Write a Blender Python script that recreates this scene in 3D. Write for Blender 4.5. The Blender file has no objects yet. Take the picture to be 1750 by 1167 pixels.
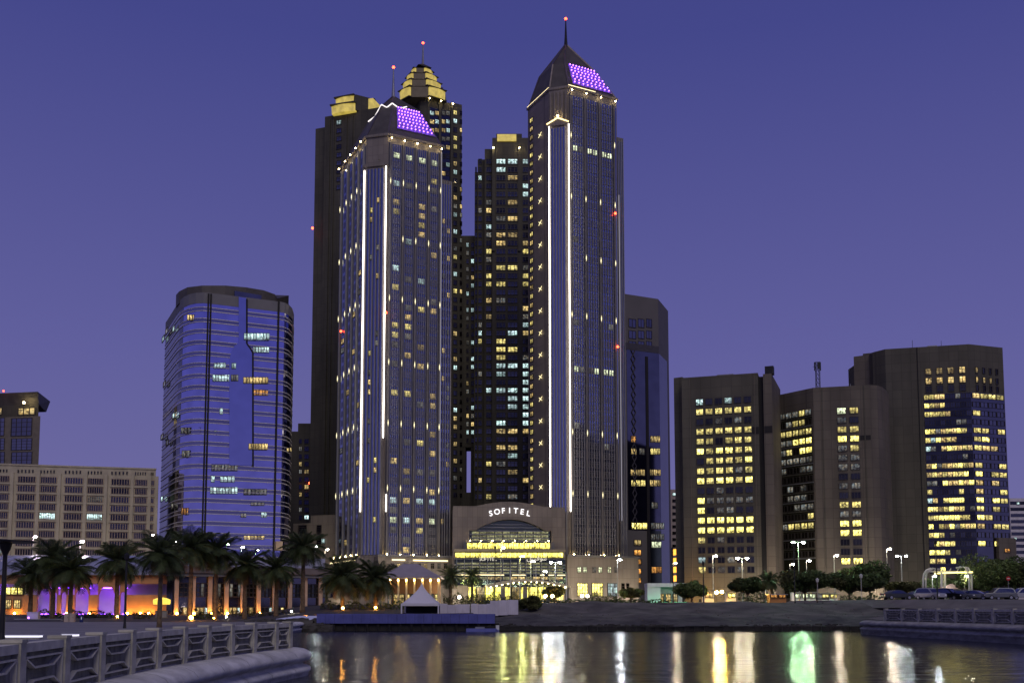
import bpy, bmesh, math, random
from mathutils import Vector, Matrix
RN = random.Random(11)
SC = bpy.context.scene
COL = SC.collection

# ------------------------------------------------------------------ camera
F, PIT, EYE, YH = 1750.0, math.radians(5.0), 2.8, 1039.0
CP, SP = math.cos(PIT), math.sin(PIT)
SH = YH - 583.5 - F * math.tan(PIT)
cam = bpy.data.cameras.new('camera'); camo = bpy.data.objects.new('camera', cam); COL.objects.link(camo)
camo.location = (0, 0, EYE); camo.rotation_euler = (math.pi / 2 + PIT, 0, 0)
cam.sensor_width = 36.0; cam.lens = 36.0 * F / 1750.0; cam.sensor_fit = 'HORIZONTAL'
cam.shift_y = SH / 1750.0; cam.clip_start = 0.5; cam.clip_end = 20000
SC.camera = camo

# ------------------------------------------------------------------ dusk sky
w = bpy.data.worlds.new('World'); SC.world = w; w.use_nodes = True
nt = w.node_tree; nt.nodes.clear()
out = nt.nodes.new('ShaderNodeOutputWorld'); bg = nt.nodes.new('ShaderNodeBackground')
sky = nt.nodes.new('ShaderNodeTexSky'); sky.sky_type = 'NISHITA'; sky.sun_disc = False
sky.sun_elevation = math.radians(-3.0); sky.sun_rotation = math.radians(215); sky.dust_density = 2.0
tc = nt.nodes.new('ShaderNodeTexCoord'); sep = nt.nodes.new('ShaderNodeSeparateXYZ')
ramp = nt.nodes.new('ShaderNodeValToRGB'); cr = ramp.color_ramp
nt.links.new(tc.outputs['Generated'], sep.inputs[0]); nt.links.new(sep.outputs['Z'], ramp.inputs[0])
cr.elements[0].position = 0.0; cr.elements[0].color = (0.168, 0.163, 0.315, 1)
cr.elements[1].position = 1.0; cr.elements[1].color = (0.030, 0.028, 0.155, 1)
for p, c in ((0.10, (0.148, 0.140, 0.345, 1)), (0.24, (0.114, 0.112, 0.330, 1)), (0.50, (0.055, 0.061, 0.250, 1))):
    e = cr.elements.new(p); e.color = c
addn = nt.nodes.new('ShaderNodeMix'); addn.data_type = 'RGBA'; addn.blend_type = 'ADD'; addn.inputs['Factor'].default_value = 0.05
nt.links.new(ramp.outputs[0], addn.inputs['A']); nt.links.new(sky.outputs[0], addn.inputs['B'])
nt.links.new(addn.outputs['Result'], bg.inputs[0]); bg.inputs[1].default_value = 1.0
nt.links.new(bg.outputs[0], out.inputs[0])

# last warm glow of the west, behind the photographer
sun = bpy.data.lights.new('sun', 'SUN'); sun.energy = 0.85; sun.angle = math.radians(30); sun.color = (1.0, 0.90, 0.78)
suno = bpy.data.objects.new('sun', sun); COL.objects.link(suno)
suno.rotation_euler = (math.radians(49), 0, math.radians(11.0))

vs = SC.view_settings; vs.view_transform = 'Standard'; vs.look = 'None'; vs.exposure = 0.0; vs.gamma = 1.0
SC.render.engine = 'CYCLES'
cy = SC.cycles; cy.use_denoising = True; cy.max_bounces = 5; cy.diffuse_bounces = 2; cy.glossy_bounces = 3
cy.transmission_bounces = 2; cy.sample_clamp_indirect = 4.0; cy.caustics_reflective = False; cy.caustics_refractive = False

# ------------------------------------------------------------------ picture -> place
def kz(py):
    t = (583.5 + SH - py) / F
    return (t * CP + SP) / (CP - t * SP)
def pt(px, py, Y):
    dz = Y * kz(py)
    return Vector(((px - 875) / F * (Y * CP + dz * SP), Y, EYE + dz))
def gx(px, Y, z=EYE):
    return (px - 875) / F * (Y * CP + (z - EYE) * SP)
def zat(py, Y): return EYE + Y * kz(py)
def lerp(a, b, t): return a + (b - a) * t
def ss(a, b, x):
    t = min(1, max(0, (x - a) / (b - a))); return t * t * (3 - 2 * t)
def zland(X, Y):
    u = X * 130.0 / max(Y, 60)
    L = 1.11 + 0.6 * ss(130, 190, Y) + 1.4 * ss(190, 300, Y)
    Mi = 2.1 + 1.4 * ss(130, 200, Y)
    Rr = 3.55 + 0.45 * ss(155, 200, Y)
    return lerp(lerp(L, Mi, ss(-34, -24, u)), Rr, ss(-6, 4, u))

# ------------------------------------------------------------------ materials
MATS = {}
def newmat(name):
    m = bpy.data.materials.new(name); m.use_nodes = True
    return m, m.node_tree, m.node_tree.nodes['Principled BSDF']
def mat(name, col, rough=0.8, metal=0.0, var=0.12, scale=0.6, bump=0.0, streak=1.0, spec=0.3, joints=None):
    if name in MATS: return MATS[name]
    m, nt, b = newmat(name)
    b.inputs['Roughness'].default_value = rough; b.inputs['Metallic'].default_value = metal
    b.inputs['Specular IOR Level'].default_value = spec
    if var:
        tc = nt.nodes.new('ShaderNodeNewGeometry'); mp = nt.nodes.new('ShaderNodeMapping')
        mp.inputs['Scale'].default_value = (scale, scale, scale * streak)
        n = nt.nodes.new('ShaderNodeTexNoise'); n.inputs['Detail'].default_value = 5; n.inputs['Scale'].default_value = 1.0
        r = nt.nodes.new('ShaderNodeValToRGB')
        lo = tuple(max(0, c * (1 - var)) for c in col); hi = tuple(min(1, c * (1 + var)) for c in col)
        r.color_ramp.elements[0].position = 0.32; r.color_ramp.elements[0].color = (*lo, 1)
        r.color_ramp.elements[1].position = 0.68; r.color_ramp.elements[1].color = (*hi, 1)
        nt.links.new(tc.outputs['Position'], mp.inputs[0]); nt.links.new(mp.outputs[0], n.inputs['Vector'])
        nt.links.new(n.outputs['Fac'], r.inputs[0]); nt.links.new(r.outputs[0], b.inputs['Base Color'])
        if joints:
            sx = nt.nodes.new('ShaderNodeSeparateXYZ'); nt.links.new(tc.outputs['Position'], sx.inputs[0])
            ma = nt.nodes.new('ShaderNodeMath'); ma.operation = 'MULTIPLY_ADD'; ma.inputs[1].default_value = 0.35; nt.links.new(sx.outputs['Y'], ma.inputs[0]); nt.links.new(sx.outputs['X'], ma.inputs[2])
            cb = nt.nodes.new('ShaderNodeCombineXYZ'); nt.links.new(ma.outputs[0], cb.inputs[0]); nt.links.new(sx.outputs['Z'], cb.inputs[1])
            bk = nt.nodes.new('ShaderNodeTexBrick'); bk.offset = 0.0; bk.inputs['Scale'].default_value = 1.0; bk.inputs['Brick Width'].default_value = joints[0]; bk.inputs['Row Height'].default_value = joints[1]; bk.inputs['Mortar Size'].default_value = joints[2]
            bk.inputs['Color1'].default_value = (1, 1, 1, 1); bk.inputs['Color2'].default_value = (.86, .86, .87, 1); bk.inputs['Mortar'].default_value = (.68, .68, .69, 1); nt.links.new(cb.outputs[0], bk.inputs['Vector'])
            mu = nt.nodes.new('ShaderNodeMix'); mu.data_type = 'RGBA'; mu.blend_type = 'MULTIPLY'; mu.inputs['Factor'].default_value = 1.0
            nt.links.new(r.outputs[0], mu.inputs['A']); nt.links.new(bk.outputs['Color'], mu.inputs['B']); nt.links.new(mu.outputs['Result'], b.inputs['Base Color'])
        if bump:
            bp = nt.nodes.new('ShaderNodeBump'); bp.inputs['Strength'].default_value = bump; bp.inputs['Distance'].default_value = 0.1
            n2 = nt.nodes.new('ShaderNodeTexNoise'); n2.inputs['Scale'].default_value = scale * 6; n2.inputs['Detail'].default_value = 6
            nt.links.new(tc.outputs['Position'], n2.inputs['Vector']); nt.links.new(n2.outputs['Fac'], bp.inputs['Height'])
            nt.links.new(bp.outputs[0], b.inputs['Normal'])
    else:
        b.inputs['Base Color'].default_value = (*col, 1)
    MATS[name] = m; return m
def glass(name, tint, rough=0.06, var=0.25, dark=0.0):
    """coated curtain-wall glass: mirrors the sky, each pane a little different"""
    if name in MATS: return MATS[name]
    m, nt, b = newmat(name)
    b.inputs['Metallic'].default_value = 1.0 - dark; b.inputs['Roughness'].default_value = rough
    g = nt.nodes.new('ShaderNodeNewGeometry'); mp = nt.nodes.new('ShaderNodeMapping'); mp.inputs['Scale'].default_value = (0.22, 0.22, 0.27)
    n = nt.nodes.new('ShaderNodeTexNoise'); n.inputs['Detail'].default_value = 1.0; n.inputs['Scale'].default_value = 1
    oi = nt.nodes.new('ShaderNodeObjectInfo')
    ad = nt.nodes.new('ShaderNodeMath'); ad.operation = 'ADD'
    mr = nt.nodes.new('ShaderNodeMapRange'); mr.inputs['From Min'].default_value = 0.4; mr.inputs['From Max'].default_value = 1.6
    mr.inputs['To Min'].default_value = 1 - var; mr.inputs['To Max'].default_value = 1 + var
    mu = nt.nodes.new('ShaderNodeVectorMath'); mu.operation = 'SCALE'; mu.inputs[0].default_value = tint
    nt.links.new(g.outputs['Position'], mp.inputs[0]); nt.links.new(mp.outputs[0], n.inputs['Vector'])
    nt.links.new(n.outputs['Fac'], ad.inputs[0]); nt.links.new(oi.outputs['Random'], ad.inputs[1])
    nt.links.new(ad.outputs[0], mr.inputs['Value']); nt.links.new(mr.outputs[0], mu.inputs['Scale'])
    nt.links.new(mu.outputs[0], b.inputs['Base Color'])
    MATS[name] = m; return m
def emit(name, col, s, sample=True):
    if name in MATS: return MATS[name]
    m, nt, b = newmat(name)
    b.inputs['Base Color'].default_value = (0.02, 0.02, 0.02, 1)
    b.inputs['Emission Color'].default_value = (*col, 1); b.inputs['Emission Strength'].default_value = s
    if not sample: m.cycles.emission_sampling = 'NONE'
    MATS[name] = m; return m
def litmat(name, col, s, col2=None, lo=0.35):
    """a lit room behind glass: ceiling light, furniture, blinds; every window differs"""
    if name in MATS: return MATS[name]
    m, nt, b = newmat(name); L = nt.links
    def N(t, **k):
        n = nt.nodes.new(t)
        for a, v in k.items(): setattr(n, a, v)
        return n
    tc = N('ShaderNodeTexCoord'); oi = N('ShaderNodeObjectInfo'); sp = N('ShaderNodeSeparateXYZ'); L.new(tc.outputs['Object'], sp.inputs[0])
    off = N('ShaderNodeVectorMath', operation='SCALE'); off.inputs[0].default_value = (37, 91, 53); L.new(oi.outputs['Random'], off.inputs['Scale'])
    ad = N('ShaderNodeVectorMath', operation='ADD'); L.new(tc.outputs['Object'], ad.inputs[0]); L.new(off.outputs[0], ad.inputs[1])
    mp = N('ShaderNodeMapping'); mp.inputs['Scale'].default_value = (5.2, 1, 3.6); L.new(ad.outputs[0], mp.inputs[0])
    vo = N('ShaderNodeTexVoronoi', distance='CHEBYCHEV'); vo.inputs['Scale'].default_value = 1.0; L.new(mp.outputs[0], vo.inputs['Vector'])
    sc = N('ShaderNodeSeparateColor'); L.new(vo.outputs['Color'], sc.inputs[0])
    r1 = N('ShaderNodeMapRange'); L.new(sc.outputs[0], r1.inputs['Value']); r1.inputs['To Min'].default_value = 0.10; r1.inputs['To Max'].default_value = 1.45
    # furniture and sills darken the bottom, ceiling lights brighten the top
    zz = N('ShaderNodeMapRange'); L.new(sp.outputs['Z'], zz.inputs['Value']); zz.inputs['From Min'].default_value = 0.05; zz.inputs['From Max'].default_value = 0.55
    zz.inputs['To Min'].default_value = 0.25; zz.inputs['To Max'].default_value = 1.0
    m1 = N('ShaderNodeMath', operation='MULTIPLY'); L.new(r1.outputs[0], m1.inputs[0]); L.new(zz.outputs[0], m1.inputs[1])
    rr = N('ShaderNodeMapRange'); L.new(oi.outputs['Random'], rr.inputs['Value']); rr.inputs['To Min'].default_value = lo * s; rr.inputs['To Max'].default_value = 1.35 * s
    m2 = N('ShaderNodeMath', operation='MULTIPLY'); L.new(m1.outputs[0], m2.inputs[0]); L.new(rr.outputs[0], m2.inputs[1])
    c2 = col2 or (col[0], col[1] * 0.85, col[2] * 0.6)
    mx = N('ShaderNodeMix', data_type='RGBA'); mx.inputs['A'].default_value = (*col, 1); mx.inputs['B'].default_value = (*c2, 1); L.new(sc.outputs[1], mx.inputs['Factor'])
    b.inputs['Base Color'].default_value = (0.02, 0.02, 0.025, 1); b.inputs['Roughness'].default_value = 0.1
    L.new(mx.outputs['Result'], b.inputs['Emission Color']); L.new(m2.outputs[0], b.inputs['Emission Strength'])
    m.cycles.emission_sampling = 'NONE'
    MATS[name] = m; return m

ST_PINK = mat('pink granite', (0.215, 0.185, 0.160), 0.6, var=0.14, scale=0.2, streak=0.3, joints=(1.7, 3.3, .07))
ST_DARK = mat('dark brown cladding', (0.074, 0.068, 0.052), 0.7, var=0.22, scale=0.15, streak=0.25, joints=(2.2, 3.4, .08))
ST_OFF = mat('office concrete', (0.092, 0.084, 0.066), 0.75, var=0.20, scale=0.16, streak=0.22, joints=(2.6, 3.0, .08))
ST_OFF2 = mat('office concrete warm', (0.125, 0.106, 0.086), 0.75, var=0.20, scale=0.16, streak=0.22, joints=(2.6, 3.0, .08))
ST_BEIGE = mat('beige concrete', (0.42, 0.37, 0.28), 0.8, var=0.16, scale=0.3, streak=0.5)
ST_PALE = mat('pale stone band', (0.16, 0.155, 0.165), 0.6, var=0.08, scale=0.3)
def crownmat():  # floodlight on the crown stone is painted as uneven emission
    m, nt, b = newmat('painted floodlit crown'); g = nt.nodes.new('ShaderNodeNewGeometry'); n = nt.nodes.new('ShaderNodeTexNoise'); n.inputs['Scale'].default_value = .55; n.inputs['Detail'].default_value = 4
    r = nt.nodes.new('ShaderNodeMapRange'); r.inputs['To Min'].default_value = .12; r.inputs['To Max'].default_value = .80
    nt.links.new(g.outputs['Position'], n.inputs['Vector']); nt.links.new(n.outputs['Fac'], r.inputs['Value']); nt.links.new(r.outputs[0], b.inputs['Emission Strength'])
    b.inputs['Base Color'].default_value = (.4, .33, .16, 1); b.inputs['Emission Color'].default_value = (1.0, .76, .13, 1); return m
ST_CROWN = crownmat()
ROOF = mat('dark roof metal', (0.085, 0.076, 0.070), 0.55, 0.1, var=0.2, scale=0.3)
METAL = mat('grey metal', (0.30, 0.30, 0.32), 0.4, 0.6, var=0.1)
DARK = mat('dark metal', (0.025, 0.025, 0.028), 0.5, 0.3, var=0.1)
SLOT = mat('shadow slot', (0.02, 0.018, 0.02), 0.8, var=0.0)
CONC = mat('weathered concrete', (0.47, 0.45, 0.37), 0.85, var=0.22, scale=1.4, bump=0.35, streak=2.0)
CONC2 = mat('quay concrete', (0.60, 0.59, 0.57), 0.8, var=0.25, scale=0.9, bump=0.4, streak=3.0)
G_BLUE = glass('blue mirror glass', (0.41, 0.41, 0.76), 0.05, 0.34)
G_BLUE2 = glass('deep blue glass', (0.21, 0.21, 0.25), 0.05, 0.22)
G_TOW = glass('tower glass', (0.29, 0.32, 0.48), 0.09, 0.30)
G_DARK = glass('dark window glass', (0.085, 0.085, 0.10), 0.10, 0.5)
G_WIN = glass('office window glass', (0.075, 0.075, 0.070), 0.08, 0.5)
G_GREEN = glass('green tinted glass', (0.12, 0.14, 0.10), 0.08, 0.2)
FIN = mat('pale fin stone', (0.25, 0.245, 0.265), 0.5, var=0.06, scale=0.3)
FRAME_D = mat('dark window frame', (0.045, 0.038, 0.035), 0.5, var=0.0)
FRAME_T = mat('tower window frame', (0.20, 0.19, 0.20), 0.5, var=0.0)
FRAME_L = mat('stone window frame', (0.13, 0.11, 0.09), 0.6, var=0.0)
WARM = litmat('warm lit room', (1.0, 0.78, 0.34), 1.0)
YELL = litmat('yellow lit office', (0.95, 0.82, 0.30), 1.15, (0.95, 0.74, 0.20), 0.55)
YELB = litmat('bright yellow office', (1.0, 0.88, 0.24), 2.6, (1.0, 0.82, 0.18), 0.9)
COOL = litmat('cool lit room', (0.72, 0.92, 1.0), 1.2, (0.62, 0.95, 0.85))
GRNW = litmat('greenish lit room', (0.85, 1.0, 0.62), 1.3, (0.9, 0.95, 0.6), 0.8)
ORAN = litmat('orange lit room', (1.0, 0.48, 0.12), 1.0)
DIML = litmat('dim lit room', (0.75, 0.62, 0.42), 0.33, (0.35, 0.45, 0.5))
DIMG = litmat('dim green lit hall', (0.70, 0.62, 0.26), 0.55, (0.46, 0.50, 0.28), 0.5)
LOBB = litmat('golden lobby', (1.0, 0.88, 0.17), 3.0, (1.0, 0.82, 0.13), 0.8)
LITS = {'L': LOBB, 'G': DIMG, 'w': WARM, 'y': YELL, 'Y': YELB, 'c': COOL, 'g': GRNW, 'o': ORAN, 'm': DIML, 'd': G_WIN, 'b': G_BLUE2, 't': G_TOW, 'k': G_DARK}
L_LINE = emit('white light line', (1.0, 0.90, 0.78), 8.0)
L_LINE2 = emit('faint light line', (0.85, 0.80, 0.95), 0.32)
L_FLOOD = emit('warm floodlight', (1.0, 0.78, 0.34), 70.0)
L_FOOT = emit('pier uplight', (1.0, 0.74, 0.26), 170.0)
L_SCON = emit('wall light', (1.0, 0.88, 0.50), 2.2)
L_STRIP = emit('crown strip light', (1.0, 0.80, 0.20), 14.0)
L_COVE = emit('cove light', (1.0, 0.80, 0.42), 2.4)
L_RED = emit('red beacon', (1.0, 0.06, 0.02), 12.0)
L_PURP = emit('purple led', (0.34, 0.10, 1.0), 13.0)
L_SIGN = emit('white sign letter', (1.0, 0.97, 1.0), 1.6)

# ------------------------------------------------------------------ mesh helpers
class MB:
    def __init__(s): s.v = []; s.f = []; s.m = []
    def poly(s, pts, mi=0):
        n = len(s.v); s.v += [tuple(p) for p in pts]; s.f.append(tuple(range(n, n + len(pts)))); s.m.append(mi)
    def box8(s, p, mi=0):
        n = len(s.v); s.v += [tuple(q) for q in p]
        for q in ((0, 3, 2, 1), (4, 5, 6, 7), (0, 1, 5, 4), (1, 2, 6, 5), (2, 3, 7, 6), (3, 0, 4, 7)):
            s.f.append(tuple(n + i for i in q)); s.m.append(mi)
    def box(s, x0, x1, y0, y1, z0, z1, mi=0):
        s.box8([(x0, y0, z0), (x1, y0, z0), (x1, y1, z0), (x0, y1, z0), (x0, y0, z1), (x1, y0, z1), (x1, y1, z1), (x0, y1, z1)], mi)
    def bar(s, a, b, w, h=None, mi=0, up=(0, 0, 1)):
        a = Vector(a); b = Vector(b); d = (b - a).normalized(); h = h or w
        u = Vector(up)
        if abs(d.dot(u)) > 0.95: u = Vector((0, 1, 0))
        x = d.cross(u).normalized() * w / 2; y = x.cross(d).normalized() * h / 2
        s.box8([a - x - y, a + x - y, a + x + y, a - x + y, b - x - y, b + x - y, b + x + y, b - x + y], mi)
    def prism(s, poly, z0, z1, mi=0, ti=None, z1f=None):
        n = len(s.v); k = len(poly)
        a = sum(poly[i][0] * poly[(i + 1) % k][1] - poly[(i + 1) % k][0] * poly[i][1] for i in range(k))
        if a < 0: poly = list(reversed(poly))
        s.v += [(p[0], p[1], z0) for p in poly] + [(p[0], p[1], z1 if z1f is None else z1f(p)) for p in poly]
        for i in range(k):
            j = (i + 1) % k; s.f.append((n + i, n + j, n + k + j, n + k + i)); s.m.append(mi)
        s.f.append(tuple(n + k + i for i in range(k))); s.m.append(mi if ti is None else ti)
        s.f.append(tuple(n + i for i in reversed(range(k)))); s.m.append(mi)
    def tube(s, pts, rad, n=8, mi=0, cap=True):
        pts = [Vector(p) for p in pts]
        if not isinstance(rad, (list, tuple)): rad = [rad] * len(pts)
        base = len(s.v); pu = None
        for i, p in enumerate(pts):
            d = (pts[min(i + 1, len(pts) - 1)] - pts[max(i - 1, 0)]).normalized()
            u = Vector((1, 0, 0)) if abs(d.x) < 0.9 else Vector((0, 1, 0))
            if pu is not None: u = pu
            x = d.cross(u).normalized(); y = d.cross(x).normalized(); pu = y * -1 if False else u
            for k in range(n):
                a = 2 * math.pi * k / n; s.v.append(tuple(p + (x * math.cos(a) + y * math.sin(a)) * rad[i]))
        for i in range(len(pts) - 1):
            for k in range(n):
                s.f.append((base + i * n + k, base + i * n + (k + 1) % n, base + (i + 1) * n + (k + 1) % n, base + (i + 1) * n + k)); s.m.append(mi)
        if cap:
            s.f.append(tuple(base + k for k in reversed(range(n)))); s.m.append(mi)
            e = base + (len(pts) - 1) * n; s.f.append(tuple(e + k for k in range(n))); s.m.append(mi)
    def lathe(s, c, prof, n=12, mi=0):
        base = len(s.v)
        for r, z in prof:
            for k in range(n):
                a = 2 * math.pi * k / n; s.v.append((c[0] + r * math.cos(a), c[1] + r * math.sin(a), c[2] + z))
        for i in range(len(prof) - 1):
            for k in range(n):
                s.f.append((base + i * n + k, base + i * n + (k + 1) % n, base + (i + 1) * n + (k + 1) % n, base + (i + 1) * n + k)); s.m.append(mi)
        s.f.append(tuple(base + k for k in reversed(range(n)))); s.m.append(mi)
        e = base + (len(prof) - 1) * n; s.f.append(tuple(e + k for k in range(n))); s.m.append(mi)
    def ball(s, c, r, rz=None, n=8, m=5, mi=0):
        rz = rz or r
        s.lathe(c, [(max(0.001, r * math.sin(math.pi * (i + 0.02) / (m + .04))), -rz * math.cos(math.pi * i / m)) for i in range(m + 1)], n, mi)
    def mesh(s, name, mats, off=(0, 0, 0), smooth=False):
        me = bpy.data.meshes.new(name)
        me.from_pydata([(v[0] - off[0], v[1] - off[1], v[2] - off[2]) for v in s.v], [], s.f)
        for m in (mats if isinstance(mats, (list, tuple)) else [mats]): me.materials.append(m)
        me.polygons.foreach_set('material_index', s.m)
        if smooth: me.polygons.foreach_set('use_smooth', [True] * len(s.f))
        me.update(); return me
ORG = {}
def link(o): COL.objects.link(o); return o
def tag(o, label=None, cat=None, group=None, kind=None):
    if label: o['label'] = label
    if cat: o['category'] = cat
    if group: o['group'] = group
    if kind: o['kind'] = kind
    return o
def thing(name, label, cat, loc, group=None):
    o = bpy.data.objects.new(name, None); o.location = loc; o.empty_display_size = 0.5; link(o)
    ORG[o] = Vector(loc); return tag(o, label, cat, group)
def part(name, mb, mats, parent=None, smooth=False, label=None, kind=None, bevel=0):
    off = ORG[parent] if parent else Vector((0, 0, 0))
    o = bpy.data.objects.new(name, mb.mesh(name, mats, off, smooth)); link(o)
    if parent: o.parent = parent; ORG[o] = off
    else: ORG[o] = off
    if bevel:
        b = o.modifiers.new('bevel', 'BEVEL'); b.width = bevel; b.segments = 2; b.limit_method = 'ANGLE'
    return tag(o, label, None, None, kind)
def inst(name, me, parent, loc, rz=0.0, scale=(1, 1, 1), rot=None):
    o = bpy.data.objects.new(name, me); link(o)
    o.parent = parent; o.location = Vector(loc) - ORG[parent]; o.rotation_euler = rot or (0, 0, rz); o.scale = scale
    ORG[o] = ORG[parent]; return o

class Face:
    """a vertical wall plane from A to B (left to right as seen), outward normal towards the viewer"""
    def __init__(s, A, B):
        s.A = Vector((A[0], A[1])); d = Vector((B[0], B[1])) - s.A
        s.len = d.length; s.U = d.normalized(); s.N = Vector((s.U.y, -s.U.x)); s.ang = math.atan2(s.U.y, s.U.x)
    def hit(s, px, py):
        a = (px - 875) / F; t = (583.5 + SH - py) / F
        D = Vector((a, CP - SP * t, SP + CP * t))
        lam = s.A.dot(s.N) / (D.x * s.N.x + D.y * s.N.y)
        P = Vector((D.x * lam, D.y * lam)); return (P - s.A).dot(s.U), EYE + D.z * lam
    def P(s, u, z, o=0.0):
        q = s.A + s.U * u + s.N * o; return Vector((q.x, q.y, z))
    def box(s, mb, u0, u1, z0, z1, o0, o1, mi=0):
        mb.box8([s.P(u0, z0, o1), s.P(u1, z0, o1), s.P(u1, z0, o0), s.P(u0, z0, o0), s.P(u0, z1, o1), s.P(u1, z1, o1), s.P(u1, z1, o0), s.P(u0, z1, o0)], mi)
    def at(s, px, py):
        u, z = s.hit(px, py); return s.P(u, z)
def pface(a, b): return Face(pt(*a), pt(*b))
def dirface(P, ang, px_end, py):
    """plane through P at a compass angle, ending where the sight line px_end/py meets it"""
    U = Vector((math.cos(ang), math.sin(ang))); fc = Face(P, (P[0] + U.x, P[1] + U.y))
    return fc, fc.hit(px_end, py)[0]

WM = {}
def winmesh(nx, ny, frame, pane, t=0.07, d=0.22, tri=False):
    key = (nx, ny, frame.name, pane.name, t, d)
    if key in WM: return WM[key]
    mb = MB()
    mb.poly([(-.5, -.05, 0), (.5, -.05, 0), (.5, -.05, 1), (-.5, -.05, 1)], 1)
    for x0, x1, z0, z1 in ((-.5, -.5 + t, 0, 1), (.5 - t, .5, 0, 1), (-.5 + t, .5 - t, 0, t), (-.5 + t, .5 - t, 1 - t, 1)):
        mb.box(x0, x1, -d, 0.05, z0, z1)
    for i in range(1, nx):
        x = -.5 + i / nx; mb.box(x - t * .4, x + t * .4, -d * .8, 0.0, t, 1 - t)
    for j in range(1, ny):
        z = 0.62 if ny == 2 else j / ny; mb.box(-.5 + t, .5 - t, -d * .7, 0.01, z - t * .4, z + t * .4)
    WM[key] = mb.mesh('window', [frame, pane]); return WM[key]
def window(root, fc, u, z, w, h, code, nx=2, ny=2, frame=None, out=0.03, name='window', t=0.07):
    pane = LITS[code] if isinstance(code, str) else code
    p = fc.P(u, z, out)
    return inst(name, winmesh(nx, ny, frame or FRAME_D, pane, t), root, p, fc.ang, (w, 1, h))
def wpix(root, fc, x0, x1, y0, y1, code, **k):
    xm, ym = (x0 + x1) / 2, (y0 + y1) / 2
    ua, _ = fc.hit(x0, ym); ub, _ = fc.hit(x1, ym); um, za = fc.hit(xm, y1); _, zb = fc.hit(xm, y0)
    return window(root, fc, (ua + ub) / 2, za, ub - ua, zb - za, code, **k)
def fixture(root, p, r, m, name='light', rz=None):
    key = ('ball', r, m.name, rz)
    if key not in WM:
        mb = MB(); mb.ball((0, 0, 0), r, rz, 8, 5); WM[key] = mb.mesh(name, m, smooth=True)
    return inst(name, WM[key], root, p)

# ================================================================== THE SETTING
def structure(name, mb, m, smooth=False):
    o = part(name, mb, m, None, smooth); o['kind'] = 'structure'; return o

# water: long, low ripples; real relief for the near ones, bump for the rest
m, ntw, b = newmat('lagoon water')
b.inputs['Base Color'].default_value = (0.006, 0.008, 0.010, 1); b.inputs['Roughness'].default_value = 0.155
b.inputs['IOR'].default_value = 1.33; b.inputs['Specular IOR Level'].default_value = 0.5
g = ntw.nodes.new('ShaderNodeNewGeometry')
def wave(sx, sy, det, dist):
    mp = ntw.nodes.new('ShaderNodeMapping'); mp.inputs['Scale'].default_value = (sx, sy, 1); mp.inputs['Rotation'].default_value = (0, 0, 0.06)
    n = ntw.nodes.new('ShaderNodeTexNoise'); n.inputs['Scale'].default_value = 1; n.inputs['Detail'].default_value = det; n.inputs['Distortion'].default_value = dist
    ntw.links.new(g.outputs['Position'], mp.inputs[0]); ntw.links.new(mp.outputs[0], n.inputs['Vector']); return n.outputs['Fac']
def bump(h, st, di, prev=None):
    bp = ntw.nodes.new('ShaderNodeBump'); bp.inputs['Strength'].default_value = st; bp.inputs['Distance'].default_value = di
    ntw.links.new(h, bp.inputs['Height'])
    if prev: ntw.links.new(prev, bp.inputs['Normal'])
    return bp.outputs[0]
n1 = bump(wave(0.20, 0.45, 4, 0.5), 1.0, 0.10)
n2 = bump(wave(0.40, 1.15, 3, 0.3), 1.0, 0.075, n1)
ntw.links.new(n2, b.inputs['Normal'])
WATER = m
mb = MB(); mb.poly([(-400, -60, 0), (400, -60, 0), (400, 131, 0), (-400, 131, 0)])
structure('water', mb, WATER)

SAND = mat('grey sand', (0.115, 0.107, 0.092), 0.95, var=0.35, scale=0.35, bump=0.8)
WETS = mat('wet dark sand', (0.075, 0.072, 0.062), 0.8, var=0.5, scale=0.5, bump=0.8)
PAVE = mat('plaza paving', (0.22, 0.21, 0.20), 0.6, var=0.15, scale=0.5, bump=0.1)
GRASS = mat('dry lawn', (0.06, 0.065, 0.03), 0.95, var=0.4, scale=0.8, bump=0.5)
ASPH = mat('asphalt', (0.055, 0.052, 0.052), 0.8, var=0.2, scale=0.6, bump=0.2)
WETW = mat('wet dark quay wall', (0.018, 0.017, 0.016), 0.5, var=0.4, scale=1.2, bump=0.4)

# far ground, out to the horizon
Ys = [129.5, 134, 140, 148, 156, 165, 175, 190, 205, 225, 250, 300, 380, 500, 800, 1500, 4000, 9000]
us = [-900, -500, -300, -200, -140, -100, -80, -65, -52, -42, -36, -33, -30, -27, -24, -20, -14, -8, -5, -2, 1, 4, 10, 20, 32, 48, 70, 100, 150, 250, 500, 900]
mb = MB()
for Yv in Ys:
    for u in us:
        X = u * Yv / 130.0
        z = zland(X, Yv)
        if -7 < u < 900 and Yv < 156 and u > -4: z = min(z, 0.2 + (Yv - 129.5) * 0.02)      # lies under the sand bank and the right promenade
        mb.v.append((X, Yv, z))
n = len(us)
for i in range(len(Ys) - 1):
    for j in range(n - 1):
        mb.f.append((i * n + j, i * n + j + 1, (i + 1) * n + j + 1, (i + 1) * n + j)); mb.m.append(0)
structure('ground', mb, ASPH)

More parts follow.
